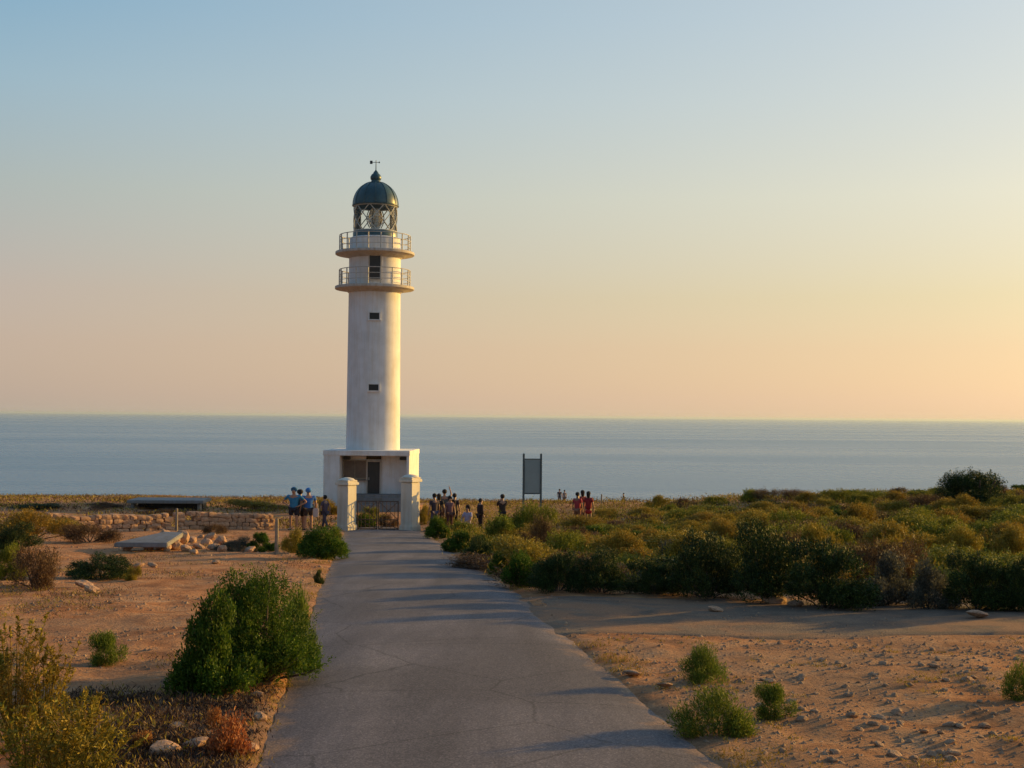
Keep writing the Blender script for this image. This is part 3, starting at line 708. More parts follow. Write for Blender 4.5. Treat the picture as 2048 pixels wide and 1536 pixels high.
def person(X, Y, face, label, shirt, legs, hair=(.02, .013, .01), H=1.72, pose='stand', long_legs=True, sleeves=False, skin=None, pack=None, lean=0, female=False, group=None, dress=False, phase=1):
    z = gh(X, Y); r = empty('person', (X, Y, z), face); tag(r, label, 'person', group)
    skin = skin or SK; q = H / 1.72
    sw = .165 if female else .185; J = {}
    J['pel'] = (0, 0, .93); J['spi'] = (0, .0, 1.12); J['che'] = (0, lean * .08, 1.32); J['nec'] = (0, .0 + lean * .14, 1.47); J['hd0'] = (0, .015 + lean * .17, 1.56); J['hd1'] = (0, .02 + lean * .19, 1.66)
    st = .0 if pose != 'walk' else .22 * phase
    for s, n in ((-1, 'l'), (1, 'r')):
        t = st * s
        J['hip' + n] = (s * .085, 0, .88); J['kne' + n] = (s * .10, t * .55 + .02, .50); J['ank' + n] = (s * .11, t - (.06 if t < 0 else 0), .09 + (.03 if t < 0 else 0)); J['toe' + n] = (s * .125, t + .14, .04)
        J['sho' + n] = (s * sw, lean * .12, 1.40)
        if pose == 'akimbo': J['elb' + n] = (s * .40, -.08, 1.16); J['wri' + n] = (s * .20, .04, 1.02)
        elif pose == 'phone': J['elb' + n] = (s * .22, .2, 1.22); J['wri' + n] = (s * .08, .36, 1.42)
        elif pose == 'up' and s == 1: J['elb' + n] = (s * .30, .12, 1.52); J['wri' + n] = (s * .22, .2, 1.78)
        else: J['elb' + n] = (s * .245, -.02 - t * .4, 1.13); J['wri' + n] = (s * .26, .05 - t * .7, .90)
        J['pal' + n] = tuple(Vector(J['wri' + n]) + (Vector(J['wri' + n]) - Vector(J['elb' + n])).normalized() * .07)
    if pose == 'sit':
        dz = -.50
        for kk in list(J):
            if kk[:3] in ('pel', 'spi', 'che', 'nec', 'hd0', 'hd1', 'sho', 'hip'): J[kk] = (J[kk][0], J[kk][1], J[kk][2] + dz)
        for s, n in ((-1, 'l'), (1, 'r')):
            J['kne' + n] = (s * .13, .40, .50); J['ank' + n] = (s * .12, .42, .09); J['toe' + n] = (s * .12, .57, .04)
            J['elb' + n] = (s * .25, .12, .64); J['wri' + n] = (s * .12, .33, .56); J['pal' + n] = (s * .08, .39, .54)
    rad = dict(pel=(.09, .06), spi=(.125 - .015 * female, .095), che=(.145 - .015 * female, .105), nec=.052, hd0=(.078, .09), hd1=(.080, .095), hip=.068, kne=.056, ank=.038, toe=.034, sho=.062, elb=.042, wri=.029, pal=(.038, .022))
    order = ['pel', 'spi', 'che', 'nec', 'hd0', 'hd1'] + [a + n for n in 'lr' for a in ('hip', 'kne', 'ank', 'toe', 'sho', 'elb', 'wri', 'pal')]
    ix = {n: i for i, n in enumerate(order)}
    E = [('pel', 'spi'), ('spi', 'che'), ('che', 'nec'), ('nec', 'hd0'), ('hd0', 'hd1')]
    for n in 'lr': E += [('pel', 'hip' + n), ('hip' + n, 'kne' + n), ('kne' + n, 'ank' + n), ('ank' + n, 'toe' + n), ('che', 'sho' + n), ('sho' + n, 'elb' + n), ('elb' + n, 'wri' + n), ('wri' + n, 'pal' + n)]
    V = [Vector(J[n]) * q for n in order]; RR = [rad[n[:3]] for n in order]
    EI = [(ix[a], ix[b]) for a, b in E]
    # five fingers on each hand, a nose on the face
    for n in 'lr':
        p = Vector(J['pal' + n]); d = (p - Vector(J['wri' + n])).normalized(); sd_ = d.cross(Vector((1, 0, 0)) if abs(d.x) < .8 else Vector((0, 0, 1))).normalized()
        for fi, (o_, ln_) in enumerate(((-.03, .06), (-.010, .075), (.010, .08), (.03, .07))):
            V += [(p + d * .03 + sd_ * o_) * q, (p + d * (.03 + ln_) + sd_ * o_ * 1.2) * q]; RR += [.010, .008]
            EI += [(ix['pal' + n], len(V) - 2), (len(V) - 2, len(V) - 1)]
        V += [(p + sd_ * .045 - d * .02) * q, (p + sd_ * .075 + d * .02) * q]; RR += [.011, .009]; EI += [(ix['pal' + n], len(V) - 2), (len(V) - 2, len(V) - 1)]
    V.append((Vector(J['hd0']) + Vector((0, .098, .045))) * q); RR.append(.014); EI.append((ix['hd0'], len(V) - 1))
    bake('body', V, EI, RR, skin, 0, 1, r)
    def garment(name, names, edges, rr, matl):
        i2 = {n: i for i, n in enumerate(names)}
        V2 = [Vector(J[n]) * q if isinstance(n, str) and n in J else Vector(extra[n]) * q for n in names]
        bake(name, V2, [(i2[a], i2[b]) for a, b in edges], rr, matl, 0, 1, r)
    extra = {}
    for n in 'lr':
        e_, s_ = Vector(J['elb' + n]), Vector(J['sho' + n]); extra['sl' + n] = s_.lerp(e_, .7); extra['wr' + n] = Vector(J['elb' + n]).lerp(Vector(J['wri' + n]), .9)
        extra['th' + n] = Vector(J['hip' + n]).lerp(Vector(J['kne' + n]), .75)
    extra['nk'] = Vector(J['che']).lerp(Vector(J['nec']), .55)
    extra['hem'] = Vector(J['pel']) - Vector((0, 0, .12)); nm = ['hem', 'spi', 'che', 'nk'] + ['sho' + n for n in 'lr'] + ['sl' + n for n in 'lr']; ed = [('hem', 'spi'), ('spi', 'che'), ('che', 'nk'), ('che', 'shol'), ('che', 'shor')]
    rr_ = [(.185, .14), (.158, .118), (.165, .125), .075, .078, .078, .062, .062]
    if sleeves:
        nm += ['elbl', 'elbr', 'wrl', 'wrr']; rr_ += [.055, .055, .042, .042]; ed += [('shol', 'elbl'), ('shor', 'elbr'), ('elbl', 'wrl'), ('elbr', 'wrr')]
        nm.remove('sll'); nm.remove('slr'); rr_ = rr_[:6] + rr_[8:]
    else: ed += [('shol', 'sll'), ('shor', 'slr')]
    garment('shirt', nm, ed, rr_, cloth(shirt))
    if dress:
        extra['sk'] = Vector((0, 0, .62)); garment('skirt', ['pel', 'sk'], [('pel', 'sk')], [(.17, .13), (.25, .2)], cloth(legs))
    elif long_legs:
        extra['anl'] = Vector(J['ankl']) + Vector((0, 0, .04)); extra['anr'] = Vector(J['ankr']) + Vector((0, 0, .04))
        garment('trousers', ['pel', 'hipl', 'knel', 'anl', 'hipr', 'kner', 'anr'], [('pel', 'hipl'), ('hipl', 'knel'), ('knel', 'anl'), ('pel', 'hipr'), ('hipr', 'kner'), ('kner', 'anr')], [(.155, .12), .105, .072, .06, .105, .072, .06], cloth(legs))
    else:
        garment('shorts', ['pel', 'hipl', 'thl', 'hipr', 'thr'], [('pel', 'hipl'), ('hipl', 'thl'), ('pel', 'hipr'), ('hipr', 'thr')], [(.158, .122), .112, .095, .112, .095], cloth(legs))
    h1 = Vector(J['hd1']) * q
    hm = bmesh.new(); bmesh.ops.create_icosphere(hm, subdivisions=3, radius=.108 * q)
    for v in hm.verts:
        v.co.y *= 1.08; v.co.z *= 1.02
        if v.co.y > .045 * q and v.co.z < .05: v.co.y = .045 * q
        if female and v.co.z < -.03 and v.co.y < 0: v.co.z *= 2.6
    me = bpy.data.meshes.new('hair'); hm.to_mesh(me); hm.free(); me.materials.append(cloth(hair)); me.polygons.foreach_set('use_smooth', [True] * len(me.polygons))
    link('hair', me, r, h1 + Vector((0, -.022, .008)))
    for n in 'lr':
        a = Vector(J['ank' + n]) * q; t = Vector(J['toe' + n]) * q
        bake('shoe', [a + Vector((0, -.05, -.035)), a + Vector((0, .02, -.04)), t + Vector((0, .01, 0))], [(0, 1), (1, 2)], [(.045, .05), (.05, .045), (.045, .032)], cloth((.05, .045, .04)), 0, 1, r)
    if pack:
        f = MB(); c = Vector(J['che']) * q; f.box((0, c.y - .2, c.z - .06), (.28, .16, .42), bev=.05); f.build('backpack', cloth(pack), r, smooth=50)
    return r
def pp(px, Y, *a, **kw):
    p = at(px, 1000, Y); return person(p.x, Y, *a, **kw)
BLUE, NAVY, RED, DRED, DK, PUR = (.03, .16, .34), (.02, .05, .13), (.42, .02, .02), (.30, .015, .02), (.02, .016, .015), (.10, .06, .10)
for a_ in ((588, 58.5, R(170), 'person in a loose teal-blue shirt and cap, arms on hips, left of the gate', (.03, .20, .36), (.02, .02, .03), (.04, .16, .30), dict(pose='akimbo', H=1.86, long_legs=False)),
           (600, 59.2, R(10), 'person in dark clothes close behind the two in blue', (.02, .06, .09), (.012, .01, .01), (.012, .012, .015), dict(H=1.80, skin=SK2, long_legs=False)),
           (617, 58.7, R(20), 'person in a bright blue top and cap, facing the lighthouse, right of the other two', (.03, .14, .42), (.05, .035, .03), (.06, .22, .55), dict(H=1.84, long_legs=False)),):
    r_ = pp(*a_[:6], hair=a_[6], **a_[7]); r_.scale = (1.28, 1.15, 1.02)
def headY(px, py, H, lo):
    """how far off someone of height H stands whose head shows at that point"""
    Y = lo
    while Y < 150:
        p = at(px, py, Y)
        if gh(p.x, Y) + H <= p.z: return Y
        Y += .5
    return Y
p = at(632, 1000, 58.6); bz = gh(p.x, 58.6)
tb = empty('tote_bag', (p.x, 58.6, bz + .62)); tag(tb, 'pale tote bag hanging at the side of the person in bright blue', 'bag')
f = MB(); f.box((0, 0, .2), (.26, .10, .40), bev=.03); f.build('bag_body', cloth((.55, .46, .42)), tb, smooth=50)
for s_ in (-1, 1):
    f = MB(); f.tube([(-.09, .05 * s_, .38), (-.07, .05 * s_, .60), (.07, .05 * s_, .60), (.09, .05 * s_, .38)], .012, 5); f.build('strap', cloth((.45, .38, .34)), tb)
pp(650, 61.5, R(60), 'person in purplish clothes walking by the left gate pillar, behind the bush', (.10, .07, .10), (.08, .06, .08), H=1.6, pose='walk')
pp(869, 61, R(30), 'dark-haired person at the left end of the group beside the gate', (.05, .035, .05), (.10, .08, .12), H=1.72)
pp(878, 62, R(-10), 'person in a dark top second in the group beside the gate', DK, (.10, .05, .05), H=1.7, female=True)
pp(889, 62.5, R(0), 'tall person in a grey-green shirt raising an arm in the group beside the gate', (.09, .10, .10), (.12, .06, .06), H=1.88, pose='up')
pp(900, 61, R(200), 'person in a dull pink top in the middle of the group by the gate', (.16, .08, .09), (.10, .04, .03), H=1.6, female=True)
pp(909, 61.8, R(-20), 'dark-haired person with black bag at the right end of the group', (.05, .03, .03), (.02, .012, .012), H=1.72, pack=(.015, .01, .01))
pp(936, 57, R(150), 'person with a white and lilac top sitting low behind the scrub', (.38, .34, .44), (.05, .035, .04), pose='sit', female=True)
pp(961, 60, R(-60), 'lone dark-clad person in the open between the group and the board', (.03, .015, .015), (.025, .012, .014), H=1.5, sleeves=True)
pp(1005, 61, R(10), 'dark-clad person holding a phone up, just left of the board', (.035, .02, .015), (.02, .012, .012), H=1.72, pose='phone', sleeves=True)
pp(1119, headY(1119, 989, 1.75, 84), R(0), 'far tiny person in dark grey at the plateau edge, left of a pair', (.05, .05, .055), (.05, .045, .05), H=1.75, group='people far off at the plateau edge')
pp(1129, headY(1129, 991, 1.65, 84), R(20), 'far tiny person in pale grey beside the dark grey one', (.20, .19, .20), (.10, .09, .09), H=1.65, group='people far off at the plateau edge')
pp(1155, 62, R(-30), 'person in a pinkish red shirt, left in the red-clad trio', (.42, .05, .06), (.30, .14, .08), H=1.62, long_legs=False, skin=SK2)
pp(1165, 63, R(30), 'dark-haired person between the two in red', (.20, .02, .02), (.20, .10, .07), H=1.64, female=True)
pp(1177, 61.5, R(-20), 'person in a full deep red dress, right in the red-clad trio', DRED, RED, H=1.66, female=True, dress=True)
pp(1247, headY(1247, 990, 1.6, 70), R(80), 'lone person in dark clothes walking through the far scrub', (.03, .028, .03), (.03, .02, .018), H=1.55, pose='walk', sleeves=True)
# ------------------------------------------------------------------ vegetation
def leaf_mesh(name, P, A, ln, wd, matl, seed):
    """diamond leaves at points P along axes A"""
    g = np.random.default_rng(seed); n = len(P)
    rnd = g.normal(size=(n, 3)); Sd = np.cross(A, rnd); Sd /= np.linalg.norm(Sd, axis=1)[:, None] + 1e-9
    l = (ln * g.uniform(.6, 1.4, n))[:, None] * .5; w_ = (wd * g.uniform(.7, 1.3, n))[:, None] * .5
    V = np.stack([P - A * l, P + Sd * w_ + A * l * .1, P + A * l, P - Sd * w_ + A * l * .1], 1).reshape(-1, 3).astype(np.float32)
    me = bpy.data.meshes.new(name); me.vertices.add(len(V)); me.vertices.foreach_set('co', V.ravel())
    me.loops.add(4 * n); me.loops.foreach_set('vertex_index', np.arange(4 * n, dtype=np.int32))
    me.polygons.add(n); me.polygons.foreach_set('loop_start', np.arange(0, 4 * n, 4, dtype=np.int32))
    me.update(calc_edges=True); me.materials.append(matl); return me
def bush_mesh(name, w, h, n, leaf, wid, matl, seed, up=.3, lumps=14, tuft=14, loose=.10):
    g = np.random.default_rng(seed)
    a = g.uniform(0, 6.2832, lumps); e = np.abs(g.normal(0, .62, lumps)); e = np.clip(e, .0, 1.45); e[lumps // 2:] *= .35
    rr_ = g.uniform(.35, .78, lumps)
    Cn = np.stack([np.cos(a) * np.cos(e) * rr_ * w / 2, np.sin(a) * np.cos(e) * rr_ * w / 2, (.14 + .66 * np.sin(e) * g.uniform(.75, 1.15, lumps)) * h], 1)
    Cn[lumps // 2:, 2] = g.uniform(.08, .24, lumps - lumps // 2) * h
    Cn[0] = (0, 0, .45 * h); Rl_ = g.uniform(.17, .34, lumps) * (w * .5 + h) * .5; Rl_[0] *= 1.5
    nt = n // tuft; li = g.choice(lumps, nt, p=Rl_ ** 2 / (Rl_ ** 2).sum())
    d = g.normal(size=(nt, 3)); d[:, 2] = np.where(d[:, 2] < -.3, -d[:, 2] * .7, d[:, 2]); d /= np.linalg.norm(d, axis=1)[:, None]
    sh = g.uniform(0, 1, nt) ** .28; stray = g.uniform(0, 1, nt) < .17; sh = np.where(stray, sh * g.uniform(1.05, 1.42, nt), sh)
    T = Cn[li] + d * (Rl_[li] * sh)[:, None]
    dir_ = T - np.array([0, 0, h * .1]); dir_ /= np.linalg.norm(dir_, axis=1)[:, None] + 1e-9
    dir_ = dir_ * (1 - up) + np.array([0, 0, 1]) * up + g.normal(0, .25, (nt, 3)); dir_ /= np.linalg.norm(dir_, axis=1)[:, None]
    tl = leaf * 2.6
    ti = np.repeat(np.arange(nt), tuft); m = len(ti)
    s_ = g.uniform(-.5, .7, m) * tl
    P = T[ti] + dir_[ti] * s_[:, None] + g.normal(0, leaf * loose * 6, (m, 3)) * (1 - .4 * (s_ / tl))[:, None]
    A = dir_[ti] + g.normal(0, .55, (m, 3)); A /= np.linalg.norm(A, axis=1)[:, None]
    lo = P[:, 2] < .0; P[lo, 2] = g.uniform(-.03, .16 * h, lo.sum())
    return leaf_mesh(name, P, A, leaf, wid, matl, seed + 1), Cn
def stems_mesh(name, Cn, h, seed, r=.018):
    g = random.Random(seed); mb = MB()
    for c in Cn:
        b0 = (g.uniform(-.08, .08), g.uniform(-.08, .08), -.05); mid = (c[0] * .45 + g.uniform(-.05, .05), c[1] * .45 + g.uniform(-.05, .05), c[2] * .55)
        mb.tube([b0, mid, tuple(c), (c[0] * 1.42, c[1] * 1.42, c[2] * 1.25 + .05 * h)], [r, r * .75, r * .5, r * .2], 5)
    me = bpy.data.meshes.new(name); mb.bm.to_mesh(me); mb.bm.free(); me.materials.append(M['bark']); return me
PRO = {}
def proto(kind, i, w, h, n, leaf, wid, up=.3, lumps=14, matl=None, r=.018, tuft=14):
    me, Cn = bush_mesh('foliage', w, h, n, leaf, wid, M[matl or kind], hash((kind, i)) % 99991 if False else (sum(map(ord, kind)) * 31 + i * 977) % 99991, up, lumps, tuft)
    st = stems_mesh('branches', Cn, h, i, r)
    PRO.setdefault(kind, []).append((w, h, me, st))
for i in range(3): proto('f_dark', i, 2.2, 1.35, 26000, .05, .022, .25, 16)
for i in range(2): proto('f_green', i, 2.0, 1.3, 22000, .055, .028, .2, 14)
for i in range(3): proto('f_olive', i, 2.0, 1.0, 17000, .06, .018, .45, 13)
for i in range(3): proto('f_yellow', i, 2.0, .9, 14000, .065, .016, .5, 12)
for i in range(2): proto('f_brown', i, 1.8, .9, 12000, .07, .012, .4, 12)
for i in range(2): proto('f_grey', i, 1.6, .8, 12000, .055, .016, .4, 12)
for i in range(2): proto('f_lime', i, 1.9, 1.2, 18000, .055, .024, .35, 13)
PRO['c_lime'] = []
for i in range(3): proto('c_lime', i, .5, .32, 7000, .032, .0055, .55, 9, 'f_lime', .005, 10)
for i in range(3): proto('c_rust', i, .30, .22, 2600, .026, .008, .5, 8, 'f_rust', .004, 8)
proto('big', 0, 1.75, 1.42, 76000, .034, .016, .2, 44, 'f_green', .022, 14)
proto('skirt', 0, 1.0, .7, 24000, .036, .015, .25, 18, 'f_green', .014, 14)
rngv = random.Random(21)
def shrub(X, Y, w, h, kind, label, cat='bush', name='bush', group=None, var=None, sink=.04, rot=None):
    pr_ = PRO[kind][rngv.randrange(len(PRO[kind])) if var is None else var % len(PRO[kind])]
    r = empty(name, (X, Y, gh(X, Y) - sink), rngv.uniform(0, 6.28) if rot is None else rot)
    r.scale = (w / pr_[0], w / pr_[0] * rngv.uniform(.85, 1.1), h / pr_[1])
    tag(r, label, cat, group); link('foliage', pr_[2], r); link('branches', pr_[3], r); return r
def sp(px, py, wpx, hpx, kind, label, depth=.45, **kw):
    p = G(px, py); kk = p.y / F; w_ = wpx * kk
    return shrub(p.x, p.y + w_ * depth * .5, w_, hpx * kk * 1.0, kind, label, **kw)
# left of the road
sp(45, 1078, 200, 66, 'f_yellow', 'broad yellow-green scrub mound on the skyline, far left', var=0)
sp(118, 1066, 90, 34, 'f_olive', 'low yellow-green tongue of scrub trailing right of the skyline mound', var=1)
sp(168, 1086, 125, 46, 'f_brown', 'dim grey-brown shrub before the left end of the stone wall')
sp(20, 1105, 110, 62, 'f_dark', 'dark shrub below the yellow-green skyline mound')
sp(58, 1178, 150, 100, 'f_brown', 'tall tan-brown dry shrub, left of the low dark dome-shaped one', var=0)
sp(0, 1160, 90, 85, 'f_olive', 'olive shrub cut by the left frame edge behind the tan one')
sp(192, 1160, 130, 58, 'f_dark', 'low dark dome-shaped shrub standing alone on bare soil', var=1)
sp(262, 1160, 44, 30, 'f_yellow', 'small yellow dry tuft at the right foot of the dark dome-shaped shrub')
sp(204, 1332, 92, 72, 'c_lime', 'small green clump alone on shaded soil left of the large round bush', name='leafy_clump', cat='plant')
sp(510, 1376, 262, 244, 'big', 'very large dense green bush at the left road edge, biggest plant in view', rot=.8)
sp(418, 1390, 185, 180, 'skirt', 'dark low shrub merging into the left foot of the very large bush')
sp(592, 1350, 92, 180, 'c_lime', 'yellow-green leaves standing in for the sunlit road side of the very large bush', name='leafy_clump', cat='plant')  # lighter leaf colour imitates sun on this flank of the bush
sp(640, 1118, 112, 82, 'f_green', 'dark green bush at the left road edge before the gate', var=0)
sp(668, 1108, 62, 66, 'f_lime', 'lighter green bush between the dark one and the left pillar')
sp(588, 1106, 60, 56, 'f_yellow', 'dry yellow shrub right of the pale wooden post')
sp(522, 1104, 70, 46, 'f_green', 'dark green shrub left of the pale wooden post', var=1)
sp(470, 1102, 90, 30, 'f_grey', 'low blue-grey shrub right of the orange rock pile')
sp(636, 1166, 30, 34, 'f_dark', 'tiny dark tuft at the left edge of the road halfway to the gate')
sp(430, 1068, 60, 24, 'f_brown', 'low brown tuft under the right half of the stone wall')
sp(330, 1030, 120, 14, 'f_brown', 'thin low brown scrub behind the stone wall, under the shelter')
sp(500, 1022, 170, 22, 'f_yellow', 'flat yellow-brown scrub behind the right half of the stone wall')
sp(60, 1020, 120, 12, 'f_dark', 'thin dark scrub line at the far left plateau edge')
sp(196, 1018, 110, 14, 'f_brown', 'low brown scrub left of the bunker-like shelter')
# beyond the gate
for px, Y, w_, h_, kd, lb in ((728, 64.0, 1.3, .95, 'f_green', 'green bush behind the left leaf of the gate'), (776, 64.6, 1.2, .8, 'f_brown', 'reddish brown shrub behind the right leaf of the gate'),
                              (748, 68, 1.8, .9, 'f_olive', 'olive shrub in the yard before the lighthouse steps'), (655, 72, 2.0, .9, 'f_yellow', 'yellow shrub beside the left wall of the base building'),
                              (852, 66, 1.3, 1.1, 'f_yellow', 'ochre shrub behind the right gate pillar')):
    shrub(at(px, 1000, Y).x, Y, w_, h_, kd, lb)
# right: row along the gravel track, its shaded near side put in as darker leaves
for i, (px, py, w_, h_, kd, lb) in enumerate((
    (1042, 1176, 92, 92, 'f_green', 'dark green bush at the corner where the gravel track leaves the road'),
    (1112, 1186, 120, 96, 'f_dark', 'dark bush second from the track corner'),
    (1204, 1190, 150, 92, 'f_dark', 'wide dark bush third from the track corner'),
    (1306, 1192, 140, 84, 'f_dark', 'low dark bush below the pale grey twiggy one'),
    (1420, 1200, 180, 150, 'f_dark', 'tall dark bush left in the pair of tallest dark bushes by the track'),
    (1540, 1208, 190, 168, 'f_dark', 'tallest dark bush behind the flat pale rock on the track'),
    (1660, 1222, 210, 160, 'f_dark', 'broad purplish-dark bush right of the tallest one'),
    (1785, 1216, 150, 100, 'f_grey', 'dim blue-grey shrub in the dip of the dark row'),
    (1868, 1220, 130, 100, 'f_grey', 'blue-grey shrub right of the dip in the dark row'),
    (1965, 1226, 170, 134, 'f_dark', 'dark rounded bush near the right frame edge by the track'),
    (2062, 1226, 150, 140, 'f_dark', 'dark bush cut by the right frame edge beside the track'),
    (2190, 1226, 200, 140, 'f_dark', 'dark bush just outside the right frame edge'))):
    sp(px, py, w_, h_, kd, lb, var=i)
for px, py, w_, h_, kd, lb in (
    (998, 1150, 60, 62, 'f_green', 'small dark green bush at the right road edge below the bright green one'),
    (962, 1128, 80, 58, 'f_dark', 'dark low bush at the right road edge, midway to the gate'),
    (920, 1104, 80, 58, 'f_green', 'green bush at the right road edge, second from the gate'),
    (872, 1078, 66, 58, 'f_green', 'green bush at the foot of the right gate pillar'),
    (1000, 1102, 120, 84, 'f_lime', 'bright green rounded bush below the two dark-clad people'),
    (892, 1062, 110, 34, 'f_olive', 'low olive shrub hiding the feet of the group beside the gate'), (1066, 1086, 120, 88, 'f_olive', 'olive shrub hiding the feet of the information board'), (1050, 1066, 90, 40, 'f_olive', 'low olive shrub between the phone-holder and the board'), (1170, 1062, 130, 30, 'f_yellow', 'low ochre scrub at the feet of the red-clad trio'),
    (930, 1072, 70, 34, 'f_lime', 'low light green bush behind the road-edge bushes, near the seated person'),
    (1078, 1118, 100, 104, 'f_brown', 'brown-topped shrub under the information board'),
    (1140, 1128, 130, 72, 'f_olive', 'olive shrub below the people in red'),
    (1245, 1138, 160, 66, 'f_yellow', 'wide ochre scrub mound below the lone walker'),
    (1345, 1150, 120, 66, 'f_grey', 'pale grey twiggy shrub left of the tall dark pair'),
    (1330, 1100, 110, 62, 'f_green', 'mid-green shrub behind the pale grey twiggy one'),
    (1460, 1140, 150, 74, 'f_olive', 'olive shrub peeping over the left tall dark bush'),
    (1640, 1150, 150, 84, 'f_yellow', 'golden scrub mound above the broad purplish-dark bush'),
    (1720, 1168, 140, 96, 'f_brown', 'pinkish brown twiggy shrub right of the golden mound'),
    (1800, 1160, 150, 92, 'f_yellow', 'golden scrub behind the dip of the dark row'),
    (1830, 1120, 120, 60, 'f_brown', 'mauve-brown dry shrub above the blue-grey dip'),
    (1930, 1145, 150, 76, 'f_yellow', 'bright golden scrub above the dark bushes near the right edge'),
    (2035, 1140, 140, 70, 'f_yellow', 'golden scrub cut by the right frame edge'),
    (1560, 1120, 150, 66, 'f_olive', 'rounded olive bush on the slope above the tallest dark bush')):
    sp(px, py, w_, h_, kd, lb)
# the sunlit scrub that fills the slope behind: mounds that read alike
MG = {'f_olive': 'olive scrub mound on the sunlit slope behind the dark row of bushes', 'f_yellow': 'golden dry scrub mound on the sunlit slope behind the dark row of bushes',
      'f_brown': 'brown twiggy scrub mound on the sunlit slope behind the dark row of bushes', 'f_green': 'green scrub mound on the sunlit slope behind the dark row of bushes', 'f_dark': 'dark scrub mound on the sunlit slope behind the dark row of bushes'}
rm = random.Random(5)
LM = [(1230, 'below the lone walker'), (1340, 'above the pale grey twiggy shrub'), (1460, 'above the left tall dark bush'), (1570, 'above the tallest dark bush'), (1680, 'above the broad purplish-dark bush'),
      (1790, 'above the blue-grey dip'), (1900, 'left of the domed juniper'), (2010, 'in line with the domed juniper'), (2400, 'by the right frame edge')]
CL = {'f_olive': 'olive', 'f_yellow': 'golden', 'f_brown': 'brown twiggy', 'f_green': 'green', 'f_dark': 'dark'}
def mound_label(x, y, w_, kd):
    px = 1024 + x / y * F; lm = next(t for e_, t in LM if px < e_)
    row = 'just behind the dark row' if y < 32 else 'low on the slope' if y < 40 else 'halfway up the slope' if y < 50 else 'high on the slope' if y < 62 else 'on the skyline'
    return '%s %s scrub mound %s, %s' % ('broad' if w_ > 2.3 else 'small', CL[kd], row, lm)
Y = 23.6
while Y < 76:
    X = 1.5 + (Y - 25) * .03 if Y < 40 else 3.0
    X = max(cx(Y) + 2.7 + (Y > 44) * 2, at((940 if Y < 34 else 1060) if Y < 50 else 1215, 1000, Y).x if Y < 66 else at(1330, 1000, Y).x)
    lim = at(2230, 1000, Y).x
    while X < lim:
        xx, yy = X + rm.uniform(-.5, .5), Y + rm.uniform(-.8, .8)
        kd = rm.choices(list(MG), (4, 5, 1.6, 1.2, 1.0))[0]
        w_ = rm.uniform(1.6, 3.0); h_ = rm.uniform(.6, 1.1) * (.85 if Y > 55 else 1)
        if xx < at(1450, 1000, yy).x: h_ *= .72
        shrub(xx, yy, w_, h_, kd, mound_label(xx, yy, w_, kd), name='scrub_mound', group='scrub mounds on the sunlit slope')
        X += w_ * rm.uniform(.62, .98)
    Y += 2.0 + Y * .03
seen = {}
for o in C.objects:
    if o.name.startswith('scrub_mound'): seen.setdefault(o['label'], []).append(o)
for lb, os_ in seen.items():
    if len(os_) > 1:
        os_.sort(key=lambda o: o.location.x / o.location.y)
        for i, o in enumerate(os_): o['label'] = (('left-hand ', 'right-hand ') if len(os_) == 2 else ('left-hand ', 'middle ', 'right-hand ', 'far right-hand '))[min(i, 3)] + lb
# small clumps by the right-hand verge
sp(1408, 1366, 104, 86, 'c_lime', 'small green clump farthest up the verge of the three right of the road', name='leafy_clump', cat='plant', var=0)
sp(1432, 1472, 158, 118, 'c_lime', 'largest green clump of three at the right road edge, casting shade on asphalt', name='leafy_clump', cat='plant', var=1)
sp(1550, 1442, 88, 78, 'c_lime', 'small round green clump just right of the largest one', name='leafy_clump', cat='plant', var=2)
sp(2045, 1400, 66, 90, 'f_yellow' if False else 'c_lime', 'yellowish plant cut by the right frame edge on the stony soil', name='leafy_clump', cat='plant', var=1)
# rust tufts lower left
for px, py, w_, h_, lb in ((284, 1500, 52, 42, 'rust-orange dry tuft farthest left of the orange ones'), (424, 1462, 50, 52, 'rust-orange dry tuft above the largest orange one'),
                           (448, 1526, 100, 92, 'largest rust-orange dry tuft, near the bottom left of the road'), (558, 1352, 40, 46, 'small orange dry tuft at the road-side foot of the very large bush')):
    sp(px, py, w_, h_, 'c_rust', lb, name='dry_tuft', cat='plant')
for px, py, s_, lb in ((395, 1500, .16, 'grey rock between the rust-orange tufts'), (500, 1505, .14, 'pale rock at the left road edge, bottom of the view'), (330, 1515, .2, 'dark grey rock right of the leftmost orange tuft'),
                       (520, 1440, .13, 'greyish stone at the left road edge below the big bush'), (512, 1395, .12, 'white-grey pebble-like stone at the left road edge'), (404, 1385, .13, 'small bluish stone in the shade of the big bush'),
                       (250, 1395, .10, 'small pale stone on shaded soil left of the big bush'), (350, 1462, .14, 'grey flat stone on the shaded soil by the orange tufts')):
    rock(px, py, s_, lb, sq=.8)
